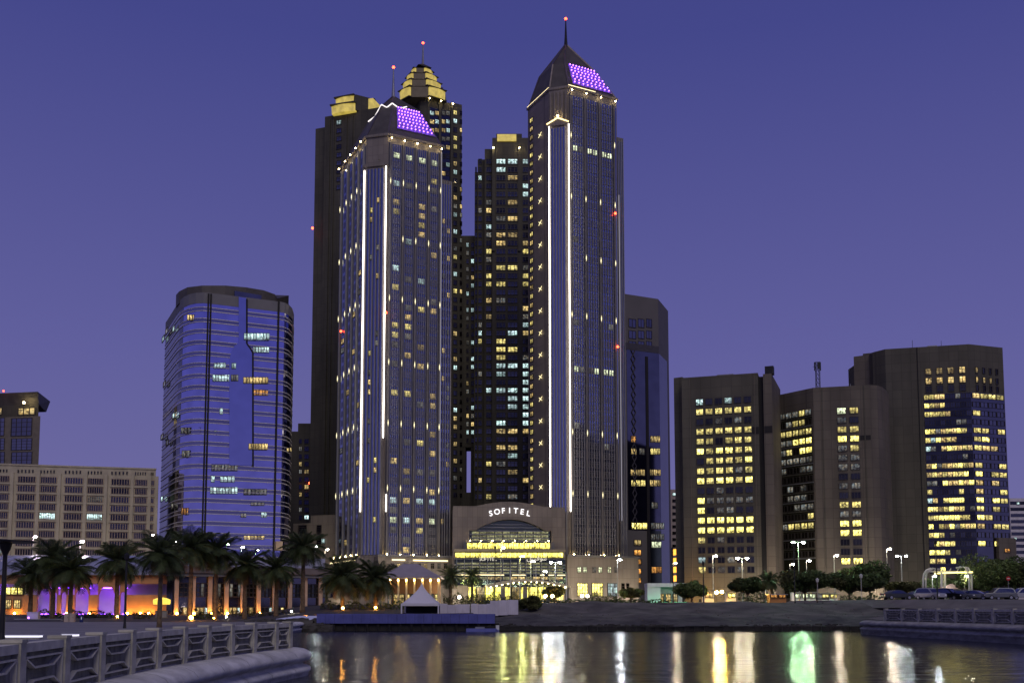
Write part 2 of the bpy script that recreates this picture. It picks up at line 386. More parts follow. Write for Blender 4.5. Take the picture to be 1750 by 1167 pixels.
# sand bank rising from the water's edge
mb = MB(); nx, ny = 90, 26; x0, x1 = -4.5, 66.0
for j in range(ny + 1):
    t = j / ny; Yv = 127.0 + t * 31
    for i in range(nx + 1):
        X = lerp(x0, x1, i / nx) * (1 + 0.12 * t)
        prof = 0.55 + 1.35 * ss(0.0, 0.42, t) + 0.10 * ss(.42, .55, t) + 1.65 * ss(0.55, 0.95, t)
        prof *= lerp(0.75, 1.0, ss(-5, 6, X))
        z = prof + (0.16 * math.sin(X * 0.31 + t * 4) + 0.10 * math.sin(X * 0.83 + 2.1 + t * 9) + RN.uniform(-.05, .05)) * (1 if 0 < j < ny else .4)
        mb.v.append((X, Yv + 0.35 * math.sin(X * .22) * (j == 0), z))
for j in range(ny):
    for i in range(nx):
        a = j * (nx + 1) + i; mb.f.append((a, a + 1, a + nx + 2, a + nx + 1)); mb.m.append(1 if j < 8 + 2 * math.sin(i * .21) + RN.uniform(-1, 1) else 0)
structure('sand_bank', mb, [SAND, WETS], True)

def rockpile(name, label, n, xr_, yr_, zf, s0, s1, seed, m):
    mb = MB(); rr = random.Random(seed)
    for k in range(n):
        x, y, s = rr.uniform(*xr_), rr.uniform(*yr_), rr.uniform(s0, s1) * rr.uniform(.6, 1); zc = zf(x, y); b0 = len(mb.v)
        for i in range(8): mb.v.append((x + (s if i & 1 else -s) * rr.uniform(.5, 1.2), y + (s if i & 2 else -s) * rr.uniform(.5, 1), zc + (s * .6 if i & 4 else -s * .6) * rr.uniform(.5, 1)))
        for q in ((0, 1, 3, 2), (4, 6, 7, 5), (0, 4, 5, 1), (1, 5, 7, 3), (3, 7, 6, 2), (2, 6, 4, 0)): mb.f.append(tuple(b0 + i for i in q)); mb.m.append(0)
    return tag(part(name, mb, m, None), label, 'rocks', None, 'stuff')
def zbank(X, Y):
    t = (Y - 127) / 31; return 0.55 + 1.35 * ss(0.0, 0.42, t) + 0.10 * ss(.42, .55, t) + 1.65 * ss(0.55, 0.95, t)
rockpile('rubble', 'dark rubble stones scattered along the foot of the sand bank', 420, (-3, 43), (127.7, 130.2), zbank, .08, .32, 8, mat('bank rubble', (.06, .056, .05), .9, var=.5))
rockpile('rubble', 'small stones and debris strewn over the upper sand bank', 260, (-2, 60), (132, 156), zbank, .05, .16, 9, mat('bank debris', (.16, .145, .12), .9, var=.5))
# dark sheet-pile wall under the bank
root = thing('retaining_wall', 'low dark wet retaining wall along the foot of the sand bank', 'wall', (20, 127, 0))
mbw = MB(); mbw.box(-4.2, 44, 127.05, 127.6, -0.6, 0.62); part('wall_face', mbw, WETW, root)
me = MB(); me.box(-.5, .5, -.16, 0.05, 0, 1)
PILE = me.mesh('pile', WETW)
for i in range(40):
    inst('pile', PILE, root, (-3.6 + i * 1.2, 127.06, -0.5), 0, (0.55, RN.uniform(.7, 1.6), RN.uniform(.98, 1.2)))

# left promenade
def rail_x(d): return -10.05 + 0.006 * (d - 33) ** 2
path = [(rail_x(d), d) for d in [2, 6, 9, 12] + [14 + 1.5 * i for i in range(20)]] + [(rail_x(43.2), 43.2), (-9.55, 44.2), (-10.1, 45.0), (-11.0, 45.4), (-13, 46.5), (-16, 54), (-20, 75), (-26, 118), (-27, 130)]
mb = MB()
z = 1.108
pl = [(p[0], p[1]) for p in path]
for i in range(len(pl) - 1):
    mb.poly([(-300, pl[i][1], z), (pl[i][0], pl[i][1], z), (pl[i + 1][0], pl[i + 1][1], z), (-300, pl[i + 1][1], z)])
structure('promenade', mb, PAVE)

def sweep(path, prof, mb, side=1):
    """wall profile (out, z) carried along a path; out is to the right of the direction of travel"""
    n = len(prof); base = len(mb.v)
    for i, p in enumerate(path):
        a = Vector(path[max(i - 1, 0)]); c = Vector(path[min(i + 1, len(path) - 1)]); d = (c - a).normalized()
        nr = Vector((d.y, -d.x)) * side
        for o, zz in prof: mb.v.append((p[0] + nr.x * o, p[1] + nr.y * o, zz))
    for i in range(len(path) - 1):
        for k in range(n - 1):
            a = base + i * n + k
            f = (a, a + 1, a + n + 1, a + n) if side > 0 else (a, a + n, a + n + 1, a + 1)
            mb.f.append(f); mb.m.append(0)
def wallprof(z): return [(-0.6, z), (-0.6, z + .03), (0.30, z + 0.03), (0.62, z - 0.02), (0.86, z - 0.13), (0.98, z - 0.28), (0.95, z - 0.42), (0.80, z - 0.52), (0.62, z - 0.57), (0.60, z - 0.66), (0.78, z - 0.71), (0.92, z - 0.80), (0.94, z - 0.92), (0.86, z - 0.98), (0.84, -0.6)]
root = thing('quay_wall', 'pale rounded concrete quay wall curving below the near balustrade on the left', 'wall', (-10, 30, 0))
mb = MB(); sweep(path, wallprof(1.11), mb); part('coping', mb, CONC2, root, True)
for d in range(8, 43, 3):
    mb = MB(); dd = d + .6; sweep([(rail_x(dd), dd), (rail_x(dd + .025), dd + .025)], [(o + .004 * (o > .5), zz + .004) for o, zz in wallprof(1.11)[2:]], mb); part('joint', mb, SLOT, root)

# ------------------------------------------------------------------ balustrades
PANELC = mat('dark panel concrete', (.20, .195, .165), .9, var=.4, scale=3.0, bump=.3, streak=.5); BARC = mat('pale bar concrete', (.56, .54, .46), .8, var=.15, scale=3.0)  # panel slabs darker, bars paler than the posts
def balustrade(root, posts, zb, H, side):
    hp = H
    pm = MB(); pm.box(-.17, .17, -.17, .17, 0, hp - .06); pm.box(-.19, .19, -.19, .19, hp - .06, hp)
    POST = pm.mesh('post', CONC)
    ub = MB(); ub.box(-.5, .5, -.5, .5, -.5, .5); UB = ub.mesh('bar', BARC)
    for i, p in enumerate(posts):
        a = posts[max(0, i - 1)]; c = posts[min(len(posts) - 1, i + 1)]
        ang = math.atan2(c[1] - a[1], c[0] - a[0])
        inst('post', POST, root, (p[0], p[1], zb), ang)
        if i + 1 == len(posts): break
        q = posts[i + 1]; L = math.hypot(q[0] - p[0], q[1] - p[1]); ang = math.atan2(q[1] - p[1], q[0] - p[0])
        U = Vector((math.cos(ang), math.sin(ang), 0)); Nn = Vector((U.y, -U.x, 0)) * side
        def W(u, z, o=0): return Vector((p[0], p[1], zb)) + U * u + Nn * o + Vector((0, 0, z))
        l0, l1 = .17, L - .17
        inst('rail', UB, root, W(L / 2, hp - .16), ang, (l1 - l0, .26, .16))
        sm = MB(); sm.box(-(l1 - l0) / 2, (l1 - l0) / 2, -.035, .035, -hp * .38, hp * .38)
        slab = inst('panel', sm.mesh('panel', PANELC), root, W(L / 2, hp * .40), ang)
        def bar(u0, z0, u1, z1, w=.032, d=.11):
            o = bpy.data.objects.new('bar', UB); link(o); o.parent = slab; ORG[o] = ORG[slab]
            th = math.atan2(z1 - z0, u1 - u0)
            o.location = ((u0 + u1) / 2 - L / 2, -side * .085, (z0 + z1) / 2 - hp * .40)
            o.rotation_euler = (0, -th, 0); o.scale = (math.hypot(u1 - u0, z1 - z0), d, w)
        m0, m1 = l0 + .10, l1 - .10; c0, c1 = l0 + .26 * (l1 - l0), l1 - .26 * (l1 - l0); s = hp / 1.15
        bar(m0, .80 * s, m1, .80 * s); bar(m0, .16 * s, m1, .16 * s)
        bar(c0, .60 * s, c1, .60 * s); bar(c0, .36 * s, c1, .36 * s)
        bar(m0, .80 * s, c0, .60 * s); bar(m1, .80 * s, c1, .60 * s); bar(m0, .16 * s, c0, .36 * s); bar(m1, .16 * s, c1, .36 * s)
        bar(m0, .80 * s, m0, .16 * s, .05); bar(m1, .80 * s, m1, .16 * s, .05)
        for k in range(1, 5):
            u = lerp(l0, l1, k / 5); inst('baluster', UB, root, W(u, hp * .85), ang, (.07, .08, hp * .14))
lp = [(rail_x(d), d) for d in [12.4, 15.1, 18.0, 20.9, 23.6, 26.2, 28.6, 31.2, 33.7, 36.3, 38.9, 41.5, 43.25]]
rootL = thing('balustrade', 'concrete balustrade with geometric panels, nearest on the left quay', 'railing', (-9.9, 30, 1.14), 'balustrades round the lagoon')
balustrade(rootL, lp, 1.14, 1.12, 1)

# right promenade, its quay wall and balustrade
rp = [(41.5, 20), (41.5, 45), (41.2, 68), (40.8, 82), (40.2, 92), (39.5, 100), (38.9, 107.5), (38.7, 111), (39.2, 113.2), (40.5, 114.5), (44, 116), (52, 124), (60, 131)]
root = thing('quay_wall', 'rounded concrete quay wall below the distant balustrade on the right', 'wall', (41, 80, 0))
mb = MB(); sweep(rp, wallprof(1.45), mb, -1); part('coping', mb, mat('dark quay concrete', (.33, .32, .30), .8, var=.3, scale=.9, bump=.4, streak=3.0), root, True)
mb = MB()
Yr = [20, 45, 68, 82, 92, 100, 107.5, 113, 116, 124, 131, 138, 145, 152, 160, 172, 176]
def xr(Yv):
    for a, c in zip(rp, rp[1:]):
        if a[1] <= Yv <= c[1]: return lerp(a[0], c[0], (Yv - a[1]) / (c[1] - a[1]))
    return 60 - (Yv - 131) * .40
cols = [0, 3, 8, 16, 30, 60, 120, 260]
def zr(X, Yv): return 1.448 + 2.62 * ss(104, 146, Yv + max(0, X - 60) * .1)
for Yv in Yr:
    for c in cols: mb.v.append((xr(Yv) + c, Yv, zr(xr(Yv) + c, Yv) - (1.2 if c == 0 and Yv > 125 else 0) - (1.0 if Yv > 174 else 0)))
n = len(cols)
for i in range(len(Yr) - 1):
    for j in range(n - 1): mb.f.append((i * n + j, i * n + j + 1, (i + 1) * n + j + 1, (i + 1) * n + j)); mb.m.append(0)
structure('bank_slope', mb, mat('bare dark earth', (0.15, 0.138, 0.125), 0.9, var=0.25, scale=.4, bump=.5), True)
rposts = []
for px, d in ((1510.7, 107.3), (1543.6, 103.5), (1576, 100), (1608, 96.4), (1638, 93), (1668, 89.8), (1696, 86.6), (1721, 83.6), (1745, 80.6), (1770, 77.6), (1795, 74.6)):
    rposts.append((xr(d) + .1, d))
rootR = thing('balustrade', 'dark concrete balustrade with geometric panels on the far right quay', 'railing', (40.2, 92, 1.48), 'balustrades round the lagoon')
balustrade(rootR, list(reversed(rposts)), 1.48, 1.3, -1)

# ================================================================== BUILDINGS
A27, A63 = math.radians(27), math.radians(63)
DR = Vector((math.cos(A27), math.sin(A27))); DL = Vector((-math.cos(A63), math.sin(A63)))
ubm = MB(); ubm.box(-.5, .5, -1, 0, 0, 1)
UBOX = {}
def ubox(m):
    if m.name not in UBOX: UBOX[m.name] = ubm.mesh('fin', m)
    return UBOX[m.name]
def fin(root, fc, u, z0, z1, wd, dp, m, name='fin', out=0.0):
    return inst(name, ubox(m), root, fc.P(u, z0, out), fc.ang, (wd, dp, z1 - z0))
def slabp(root, name, fc, u0, u1, z0, z1, o0, o1, m):
    mb = MB(); fc.box(mb, u0, u1, z0, z1, o0, o1); return part(name, mb, m, root)
def strip(root, fc, x0, y0, x1, y1, w_, m, name='light_line', out=0.4):
    u, z0 = fc.hit(x0, y0); _, z1 = fc.hit(x1, y1)
    return fin(root, fc, u, min(z0, z1), max(z0, z1), w_, 0.3, m, name, out)
def v2(p): return Vector((p[0], p[1]))
def pick(weights, rng=RN):
    r = rng.random() * sum(x for _, x in weights)
    for c, x in weights:
        r -= x
        if r <= 0: return c
    return weights[-1][0]

PIER = mat('pale pier stone', (.150, .140, .142), .6, var=.1, scale=.2, streak=.3)
# ---------------------------------------------------------------- the two hotel towers
def hotel_tower(label, px1, Y1, px2, Y2, pxL, pxR, pxW, pym, ey_eave, ey_mid, ey_apex, ey_spire, mid_s, apx, wing_y, pierpx, leftpx, seed, kindJ):
    rng = random.Random(seed)
    P1, P2 = v2(pt(px1, pym, Y1)), v2(pt(px2, pym, Y2))
    FR, lenR = dirface(P2, A27, pxR, pym); _, lenW = dirface(P2, A27, pxW, pym)
    fl = Face(P1, P1 - DL); lenL = -fl.hit(pxL, pym)[0]
    AL = P1 + DL * lenL; FL = Face(AL, P1); FB = Face(P1, P2)
    RE = P2 + DR * lenR; WE = P2 + DR * lenW
    BC = RE + DL * (lenL + 1.5)
    zb = 3.5; ze = FR.hit(px2, ey_eave)[1]; zfac = FR.hit(px2 + 10, 948)[1]
    cen = (AL + P1 + P2 + RE + BC) / 5
    root = thing('hotel_tower', label, 'skyscraper', (cen.x, cen.y, zb), 'pair of tall towers with violet light panels')
    mb = MB(); mb.prism([AL, P1, P2, RE, BC], zb, ze); part('core', mb, ST_PINK, root)
    # lower shoulder wing on the right
    zw = FR.hit(pxW - 6, wing_y)[1]
    a = RE - DR * .02 + DL * 1.2; c = WE + DL * 1.2
    mb = MB(); mb.prism([a, c, c + DL * (lenL * .8), a + DL * (lenL * .8)], zb, zw); part('side_wing', mb, ST_PINK, root)
    FW = Face(a, c)
    slabp(root, 'curtain_wall', FW, .4, FW.len - .4, zb + 14, zw - 1.5, 0, .05, G_TOW)
    if not kindJ:
        for k in range(36):
            window(root, FW, FW.len * .30, zb + 18 + k * 3.32, .9, 2.0, pick((('t', .6), ('m', .25), ('w', .12)), rng), nx=1, ny=2, out=.06); window(root, FW, FW.len * .70, zb + 18 + k * 3.32, .9, 2.0, pick((('t', .6), ('m', .3), ('w', .1)), rng), nx=1, ny=2, out=.06)
    for k in range(5):
        fin(root, FW, (k + .5) * FW.len / 5, zfac, zw - .5, .25, .35, FIN, 'fin')
    # curtain wall on the right face and the corner bay
    slabp(root, 'curtain_wall', FR, .3, lenR - .3, zfac, ze - 2.5, 0, .05, G_TOW)
    us = [FR.hit(px, pym)[0] for px in pierpx]
    us = [max(.5, u) for u in us]
    fl_h = 3.32; nfl = int((ze - 3.0 - zfac) / fl_h); wins = []
    base_lit = 0
    for bi in range(len(us) - 1):
        u0, u1 = us[bi] + .55, us[bi + 1] - .55; nn = 2 if kindJ else 1
        ww = (u1 - u0) / nn
        for k in range(nfl):
            zz = zfac + k * fl_h + .7
            row = (nfl - 1 - k)
            for j in range(nn):
                code = 't'
                if kindJ:
                    if k in ROWS_J: code = 'g' if rng.random() < .88 else 'm'
                    elif rng.random() < .010: code = 'm'
                else:
                    if k in ROWS_F or k == nfl - 1: code = pick((('c', .5), ('w', .35), ('t', .2), ('g', .15))) if k < 6 else pick((('g', .8), ('t', .2)))
                    elif j == 0 and rng.random() < .30: code = pick((('w', .5), ('m', .45), ('y', .3), ('c', .12)), rng)
                    elif j == 1 and rng.random() < .08: code = pick((('m', .5), ('w', .3)), rng)
                wins.append((FR, u0 + (j + .5) * ww, zz, ww * (.82 if kindJ else .66), 2.15, code, 2 if kindJ else 3))
    cnt = 0
    for (fc, u, zz, ww, hh, code, nx_) in wins:
        if cnt < 300: window(root, fc, u, zz, ww, hh, code, nx=nx_, ny=2, frame=FRAME_T, out=.05, t=.05)
        cnt += 1
    # piers and fins of the right face
    for u in us: fin(root, FR, u, zfac, ze - 2.0, .70, .55, PIER, 'pier')
    for bi in range(len(us) - 1):
        n_ = 5
        for k in range(1, n_ + 1):
            u = lerp(us[bi], us[bi + 1], k / (n_ + 1)); fin(root, FR, u, zfac, ze - 2.6, .15, .38, FIN, 'fin')
    # left face
    if kindJ:
        ul = FL.hit(909, 500)[0]
        for k in range(nfl):
            zz = zfac + k * fl_h + .7
            window(root, FL, ul, zz, 2.6, 2.0, 'y' if rng.random() < .55 else 'w', nx=2, ny=1, out=.03, t=.12)
        us_ = FL.hit(925.5, 450)[0]
        star = MB()
        for sgn in (1, -1): star.bar((-1.1, -.25, -.7 * sgn), (1.1, -.25, .7 * sgn), .09, .09)  # crossed glowing arms imitate lens glare round a small wall lamp
        star.ball((0, -.3, 0), .22)
        SM = star.mesh('glare_star_lamp', emit('glare star glow', (1.0, .85, .42), 2.4))
        for k in range(18):
            _, zz = FL.hit(925.5, 231 + k * 37.6); inst('glare_star_lamp', SM, root, FL.P(us_, zz, .3), FL.ang)
        part_ = MB(); FL.box(part_, us_ - .25, us_ + .25, zfac + 4, ze - 3, .0, .12)
    else:
        slabp(root, 'curtain_wall', FL, .3, lenL - .5, zfac, ze - 2.5, 0, .05, G_TOW)
        ul = [FL.hit(px, pym)[0] for px in leftpx]
        for u in ul: fin(root, FL, u, zfac, ze - 1.5, .7, .6, FIN, 'pier')
        mb = MB()
        for bi in range(len(ul) - 1):
            um = (ul[bi] + ul[bi + 1]) / 2
            for k in range(nfl):
                zz = zfac + k * fl_h + .7
                if rng.random() < .05 and bi < 4: window(root, FL, um, zz, abs(ul[bi + 1] - ul[bi]) * .5, 2.1, pick((('w', 1), ('m', 1)), rng), nx=2, ny=2, out=.05)
                else: FL.box(mb, um - .9, um + .9, zz, zz + 2.1, .05, .12)
        part('window_row', mb, G_DARK, root, kind='stuff')
    # corner bay: stone columns, dark slot, light lines on both edges
    bt = 217 if kindJ else 287
    zt = FB.hit((px1 + px2) / 2, bt)[1]
    mb = MB()
    c0, c1 = FB.P(0, 0), FB.P(FB.len, 0); nb = FB.N
    o = 1.2
    mb.prism([(c0.x, c0.y), (c0.x + nb.x * o, c0.y + nb.y * o), (c1.x + nb.x * o, c1.y + nb.y * o), (c1.x, c1.y)], zb, zt)
    part('corner_bay', mb, ST_PINK, root)
    B2 = Face(FB.P(0, 0, o), FB.P(FB.len, 0, o))
    slabp(root, 'bay_glass', B2, .9, FB.len - .9, zfac, zt - 1, 0, .06, G_TOW)
    for k in range(6):
        u = lerp(.9, FB.len - .9, k / 5); fin(root, B2, u, zfac, zt - 1.0, .34, .5, FIN, 'fin')
    if not kindJ:
        for k in range(nfl):
            for uu in (.36, .64):
                if rng.random() < .25: window(root, B2, FB.len * uu, zfac + k * fl_h + .7, 1.1, 2.0, pick((('w', 1), ('m', 1), ('y', .4)), rng), nx=1, ny=2, out=.08)
    # pediment of the bay
    mb = MB(); u0, u1 = -.5, FB.len + .5
    pts = [B2.P(u0, zt - .2, .5), B2.P(u1, zt - .2, .5), B2.P(u1, zt + .5, .5), B2.P((u0 + u1) / 2, zt + 2.4, .5), B2.P(u0, zt + .5, .5)]
    back = [B2.P(u, z, -o) for u, z in ((u0, zt - .2), (u1, zt - .2), (u1, zt + .5), ((u0 + u1) / 2, zt + 2.4), (u0, zt + .5))]
    mb.poly(pts); mb.poly(list(reversed(back)))
    for i in range(5): mb.poly([pts[i], back[i], back[(i + 1) % 5], pts[(i + 1) % 5]])
    part('pediment', mb, ST_PINK, root)
    if kindJ:
        for k in range(2):
            q0 = B2.P(u0 if k == 0 else (u0 + u1) / 2, zt + (.6 if k == 0 else 2.5), .62); q1 = B2.P((u0 + u1) / 2 if k == 0 else u1, zt + (2.5 if k == 0 else .6), .62)
            mb = MB(); mb.bar(q0, q1, .3); part('light_line', mb, emit('gold light line', (1, .75, .3), 3.5), root)
        for k in range(5):
            u = FB.len * (.1 + .2 * k); fin(root, FB, u, zt + 1.5, ze - 1.0, .6, .6, ST_PINK, 'column')
        fixture(root, FB.P(FB.len * .5, zt + 3.4, 1.4), .3, L_FLOOD, 'floodlight')
    if kindJ:
        strip(root, B2, px1 - .5, 218, px1 - .5, 866, .26, L_LINE); strip(root, B2, px2, 213, px2, 874, .26, L_LINE)
        strip(root, FR, pxR - .3, 335, pxR + 4, 890, .18, L_LINE2, out=.6)
    else:
        strip(root, B2, px1 + .5, 293, px1 + .5, 874, .25, L_LINE); strip(root, B2, px2, 285, px2, 748, .24, L_LINE); strip(root, B2, px2, 845, px2, 874, .24, L_LINE)
        strip(root, FR, pxR - .5, 262, pxR - .5, 840, .15, L_LINE2, out=.6)
    # wall lights on the piers
    SCM = 'scon'
    if SCM not in WM:
        q = MB(); q.box(-.08, .08, -.2, 0, -.5, .5); q.box(-.03, .03, -.15, -.08, -1.1, 1.1); WM[SCM] = q.mesh('wall_light', L_SCON)
    rows = (233, 337, 438, 538, 0, 738, 843) if kindJ else (310, 406, 510, 619, 723, 834)
    for ry in rows:
        if not ry: continue
        for u in us:
            _, zz = FR.hit(px2 + 5, ry)
            if rng.random() < .93: inst('wall_light', WM[SCM], root, FR.P(u, zz, .6), FR.ang)
        if not kindJ:
            for u in ul[:-1]: inst('wall_light', WM[SCM], root, FL.P(u, FL.hit(pxL + 15, ry)[1] if False else zz, .65), FL.ang)
    # floodlights at the foot and the head of the piers
    for u in us:
        fixture(root, FR.P(u, ze - 1.2, 1.5), .20, L_FLOOD, 'floodlight')
        fixture(root, FR.P(u, zfac + .2, 1.15), .13, L_FOOT, 'floodlight')
    if not kindJ:
        for u in ul: fixture(root, FL.P(u, ze - .6, 1.4), .20, L_FLOOD, 'floodlight'); fixture(root, FL.P(u, zfac + .2, 1.15), .12, L_FOOT, 'floodlight')
    # cornice
    mb = MB()
    ring = [AL, P1, P2, RE, BC]
    def grow(s): return [cen + (p - cen) * s for p in ring]
    mb.prism(grow(1.035), ze, ze + .9); part('cornice', mb, ST_PINK, root)
    if kindJ:
        for fc, L_ in ((FR, lenR * .55), (FL, lenL)):
            mb = MB(); fc.box(mb, 0 if fc is FR else 0, L_, ze + .92, ze + 1.12, .1, .35); part('cove_light', mb, L_COVE, root)
    # mansard roof
    zm = zat(ey_mid, cen.y); za = zat(ey_apex, cen.y)
    ap = v2(pt(apx, ey_apex, cen.y))
    r0 = [cen + (p - cen) * .985 for p in ring]; r1 = [ap + (p - cen) * mid_s for p in ring]
    mb = MB(); n0 = len(ring); zr0 = ze + .9
    mb.v += [(p.x, p.y, zr0) for p in r0] + [(p.x, p.y, zm) for p in r1] + [(ap.x, ap.y, za)]
    for i in range(n0):
        j = (i + 1) % n0; mb.f.append((i, j, n0 + j, n0 + i)); mb.m.append(0); mb.f.append((n0 + i, n0 + j, 2 * n0)); mb.m.append(0)
    rf = part('roof', mb, ROOF, root)
    mbr = MB()
    for i in range(n0):
        mbr.bar((r0[i].x, r0[i].y, zr0), (r1[i].x, r1[i].y, zm), .5); mbr.bar((r1[i].x, r1[i].y, zm), (ap.x, ap.y, za), .5)
    part('roof_ridge', mbr, mat('ridge metal', (.13, .11, .12), .4, .5), rf)
    q = [Vector((r0[2].x, r0[2].y, zr0)), Vector((r0[3].x, r0[3].y, zr0)), Vector((r1[3].x, r1[3].y, zm)), Vector((r1[2].x, r1[2].y, zm))]
    nrm = (q[1] - q[0]).cross(q[3] - q[0]).normalized()
    if nrm.y > 0: nrm = -nrm
    def onroof(s, t, o): return (q[0] * (1 - s) + q[1] * s) * (1 - t) + (q[3] * (1 - s) + q[2] * s) * t + nrm * o
    s0, s1, t0, t1 = (.10, .98, .12, .98) if kindJ else (.16, .98, .22, .97)
    mb = MB(); c4 = [(s0, t0), (s1, t0), (s1, t1), (s0, t1)]
    mb.box8([onroof(a_, b_, .02) for a_, b_ in c4] + [onroof(a_, b_, .35) for a_, b_ in c4]); pn = part('light_panel', mb, mat('violet lit panel', (.22, .14, .42), .5), rf)
    LED = WM.get('led')
    if not LED:
        l = MB(); l.ball((0, 0, 0), .21, None, 6, 4); LED = WM['led'] = l.mesh('led_lamp', L_PURP)
    for i in range(9):
        for j in range(7):
            inst('led_lamp', LED, pn, onroof(lerp(s0 + .04, s1 - .04, (i + .25 * (j % 2)) / 8.3), lerp(t0 + .06, t1 - .06, j / 6), .75))
    if not kindJ:
        for i0, i1, k1 in ((0, 1, 1.0), (1, 2, 1.0), (2, 3, .55)):
            a_, b_ = Vector((r1[i0].x, r1[i0].y, zm)), Vector((r1[i1].x, r1[i1].y, zm)); mbl = MB(); mid = a_.lerp(b_, .5 * k1) + Vector((0, 0, -1.3))
            o_ = Vector((0, -.5, .4)); mbl.bar(a_ + o_, mid + o_, .28); mbl.bar(mid + o_, a_.lerp(b_, k1) + o_, .28); part('light_line', mbl, emit('roof light line', (.95, .88, .85), 1.6), rf)
    # spire with beacon
    zs = zat(ey_spire, cen.y)
    mb = MB(); mb.tube([(ap.x, ap.y, za - 1.5), (ap.x, ap.y, za + (zs - za) * .3), (ap.x, ap.y, zs)], [.75, .45, .18], 8)
    sp = part('spire', mb, METAL if not kindJ else DARK, root); fixture(sp, (ap.x, ap.y, zs + .3), .5, L_RED, 'beacon')
    return dict(root=root, FR=FR, FL=FL, FB=FB, B2=B2, lenR=lenR, lenL=lenL, cen=cen, zfac=zfac, P1=P1, P2=P2, RE=RE, WE=WE, AL=AL, BC=BC, FW=FW)
ROWS_J = ()
ROWS_F = ()
def rowof(py, fcY, zfac): return int((zat(py, fcY) - zfac - .3) / 3.32)
zfJ = zat(948, 352); ROWS_J = (rowof(248, 352, zfJ), rowof(633, 352, zfJ))
zfF = zat(948, 342); ROWS_F = (rowof(246, 342, zfF), rowof(857, 342, zfF), rowof(886, 342, zfF))
TJ = hotel_tower('tallest hotel tower, right of the arched entrance, with dark pointed roof and spire', 939.5, 352, 972.5, 350, 902.5, 1056, 1070.5, 450, 151, 124, 76, 34, .62, 967, 234,
                 (975.5, 1000.5, 1025.5, 1050.5), (), 5, True)
TF = hotel_tower('slate glass tower left of the arched entrance with two vertical white light lines', 623.5, 342, 661, 340, 581, 754, 774.5, 450, 232, 197, 165, 117, .50, 672, 307,
                 (665, 687, 709, 731, 751), (583, 593.5, 602.5, 611.5, 620.5), 9, False)
for px, py in ((1051, 367), (1055, 594)): fixture(TJ['root'], TJ['FR'].at(px, py) + Vector((0, -1.2, 0)), .45, L_RED, 'beacon')
fixture(TF['root'], TF['FB'].at(661, 538) + Vector((0, -2.5, 0)), .45, L_RED, 'beacon'); fixture(TF['root'], TF['FL'].at(584, 568) + Vector((0, -1.6, 0)), .45, L_RED, 'beacon')

# base storeys of both towers
def tower_base(T, label, x0, x1, ytop, ext, lit):
    FR = T['FR']; fc = Face(FR.P(-3, 0, 3.0), FR.P(T['lenR'] + ext, 0, 3.0))
    root = thing('tower_base', label, 'building', (*fc.P(fc.len / 2, 0).xy, 3.5), 'stone bases below the towers')
    mb = MB(); a, b_ = fc.P(0, 0), fc.P(fc.len, 0); c = b_ + Vector((DL.x, DL.y, 0)) * 30; d = a + Vector((DL.x, DL.y, 0)) * 30
    zt = fc.hit(x0 + 5, ytop)[1]
    mb.prism([a.xy, b_.xy, c.xy, d.xy], 3.5, zt); part('wall', mb, ST_PINK, root)
    slabp(root, 'cornice', fc, -.2, fc.len + .2, zt, zt + .7, -.3, .5, ST_PALE)
    return root, fc, zt
rb, fcb, ztb = tower_base(TJ, 'stone base of the tallest tower with lit shop windows', 975, 1081, 951, 5.5, True)
for i, x in enumerate((986, 996, 1011.5, 1022, 1037.5, 1049)):
    wpix(rb, fcb, x, x + 7, 968, 979, 'm' if i % 3 == 2 else 'g', nx=2, ny=2, frame=FRAME_L, t=.1)
for x0, x1, c in ((986, 1004, 'Y'), (1011, 1030, 'Y'), (1038, 1055, 'c')): wpix(rb, fcb, x0, x1, 996, 1019, c, nx=4, ny=4, frame=FRAME_D, t=.04)
for x in (1062, 1070): wpix(rb, fcb, x, x + 5, 996, 1010, 'd', nx=1, ny=2)
rb, fcb, ztb = tower_base(TF, 'stone base below the tower left of the arched entrance, with cove lights', 666, 770, 951, 6, True)
for x0, x1 in ((620, 640), (626, 642), (670, 692), (706, 765)):
    if x0 < 650: continue
    u0, z0 = fcb.hit(x0, 951); u1, _ = fcb.hit(x1, 951); slabp(rb, 'cove_light', fcb, u0, u1, ztb - 1.2, ztb - .75, 0, .2, L_COVE)
for i, x in enumerate((668, 678, 690, 701, 713, 724, 736, 747, 758)): wpix(rb, fcb, x, x + 6, 962, 972, 'w' if i % 4 == 1 else ('m' if i % 2 else 'd'), nx=2, ny=2, frame=FRAME_L, t=.1)
# left wing of that base
fcl = Face(TF['AL'] + Vector(TF['FL'].N) * 2, TF['P1'] + Vector(TF['FL'].N) * 2)
slabp(rb, 'side_wall', fcl, 0, fcl.len + 2, 3.5, ztb, -4, 0, ST_PINK); slabp(rb, 'cove_light', fcl, .5, fcl.len * .45, ztb - 1.2, ztb - .75, 0, .2, L_COVE); slabp(rb, 'cove_light', fcl, fcl.len * .52, fcl.len, ztb - 1.2, ztb - .75, 0, .2, L_COVE)

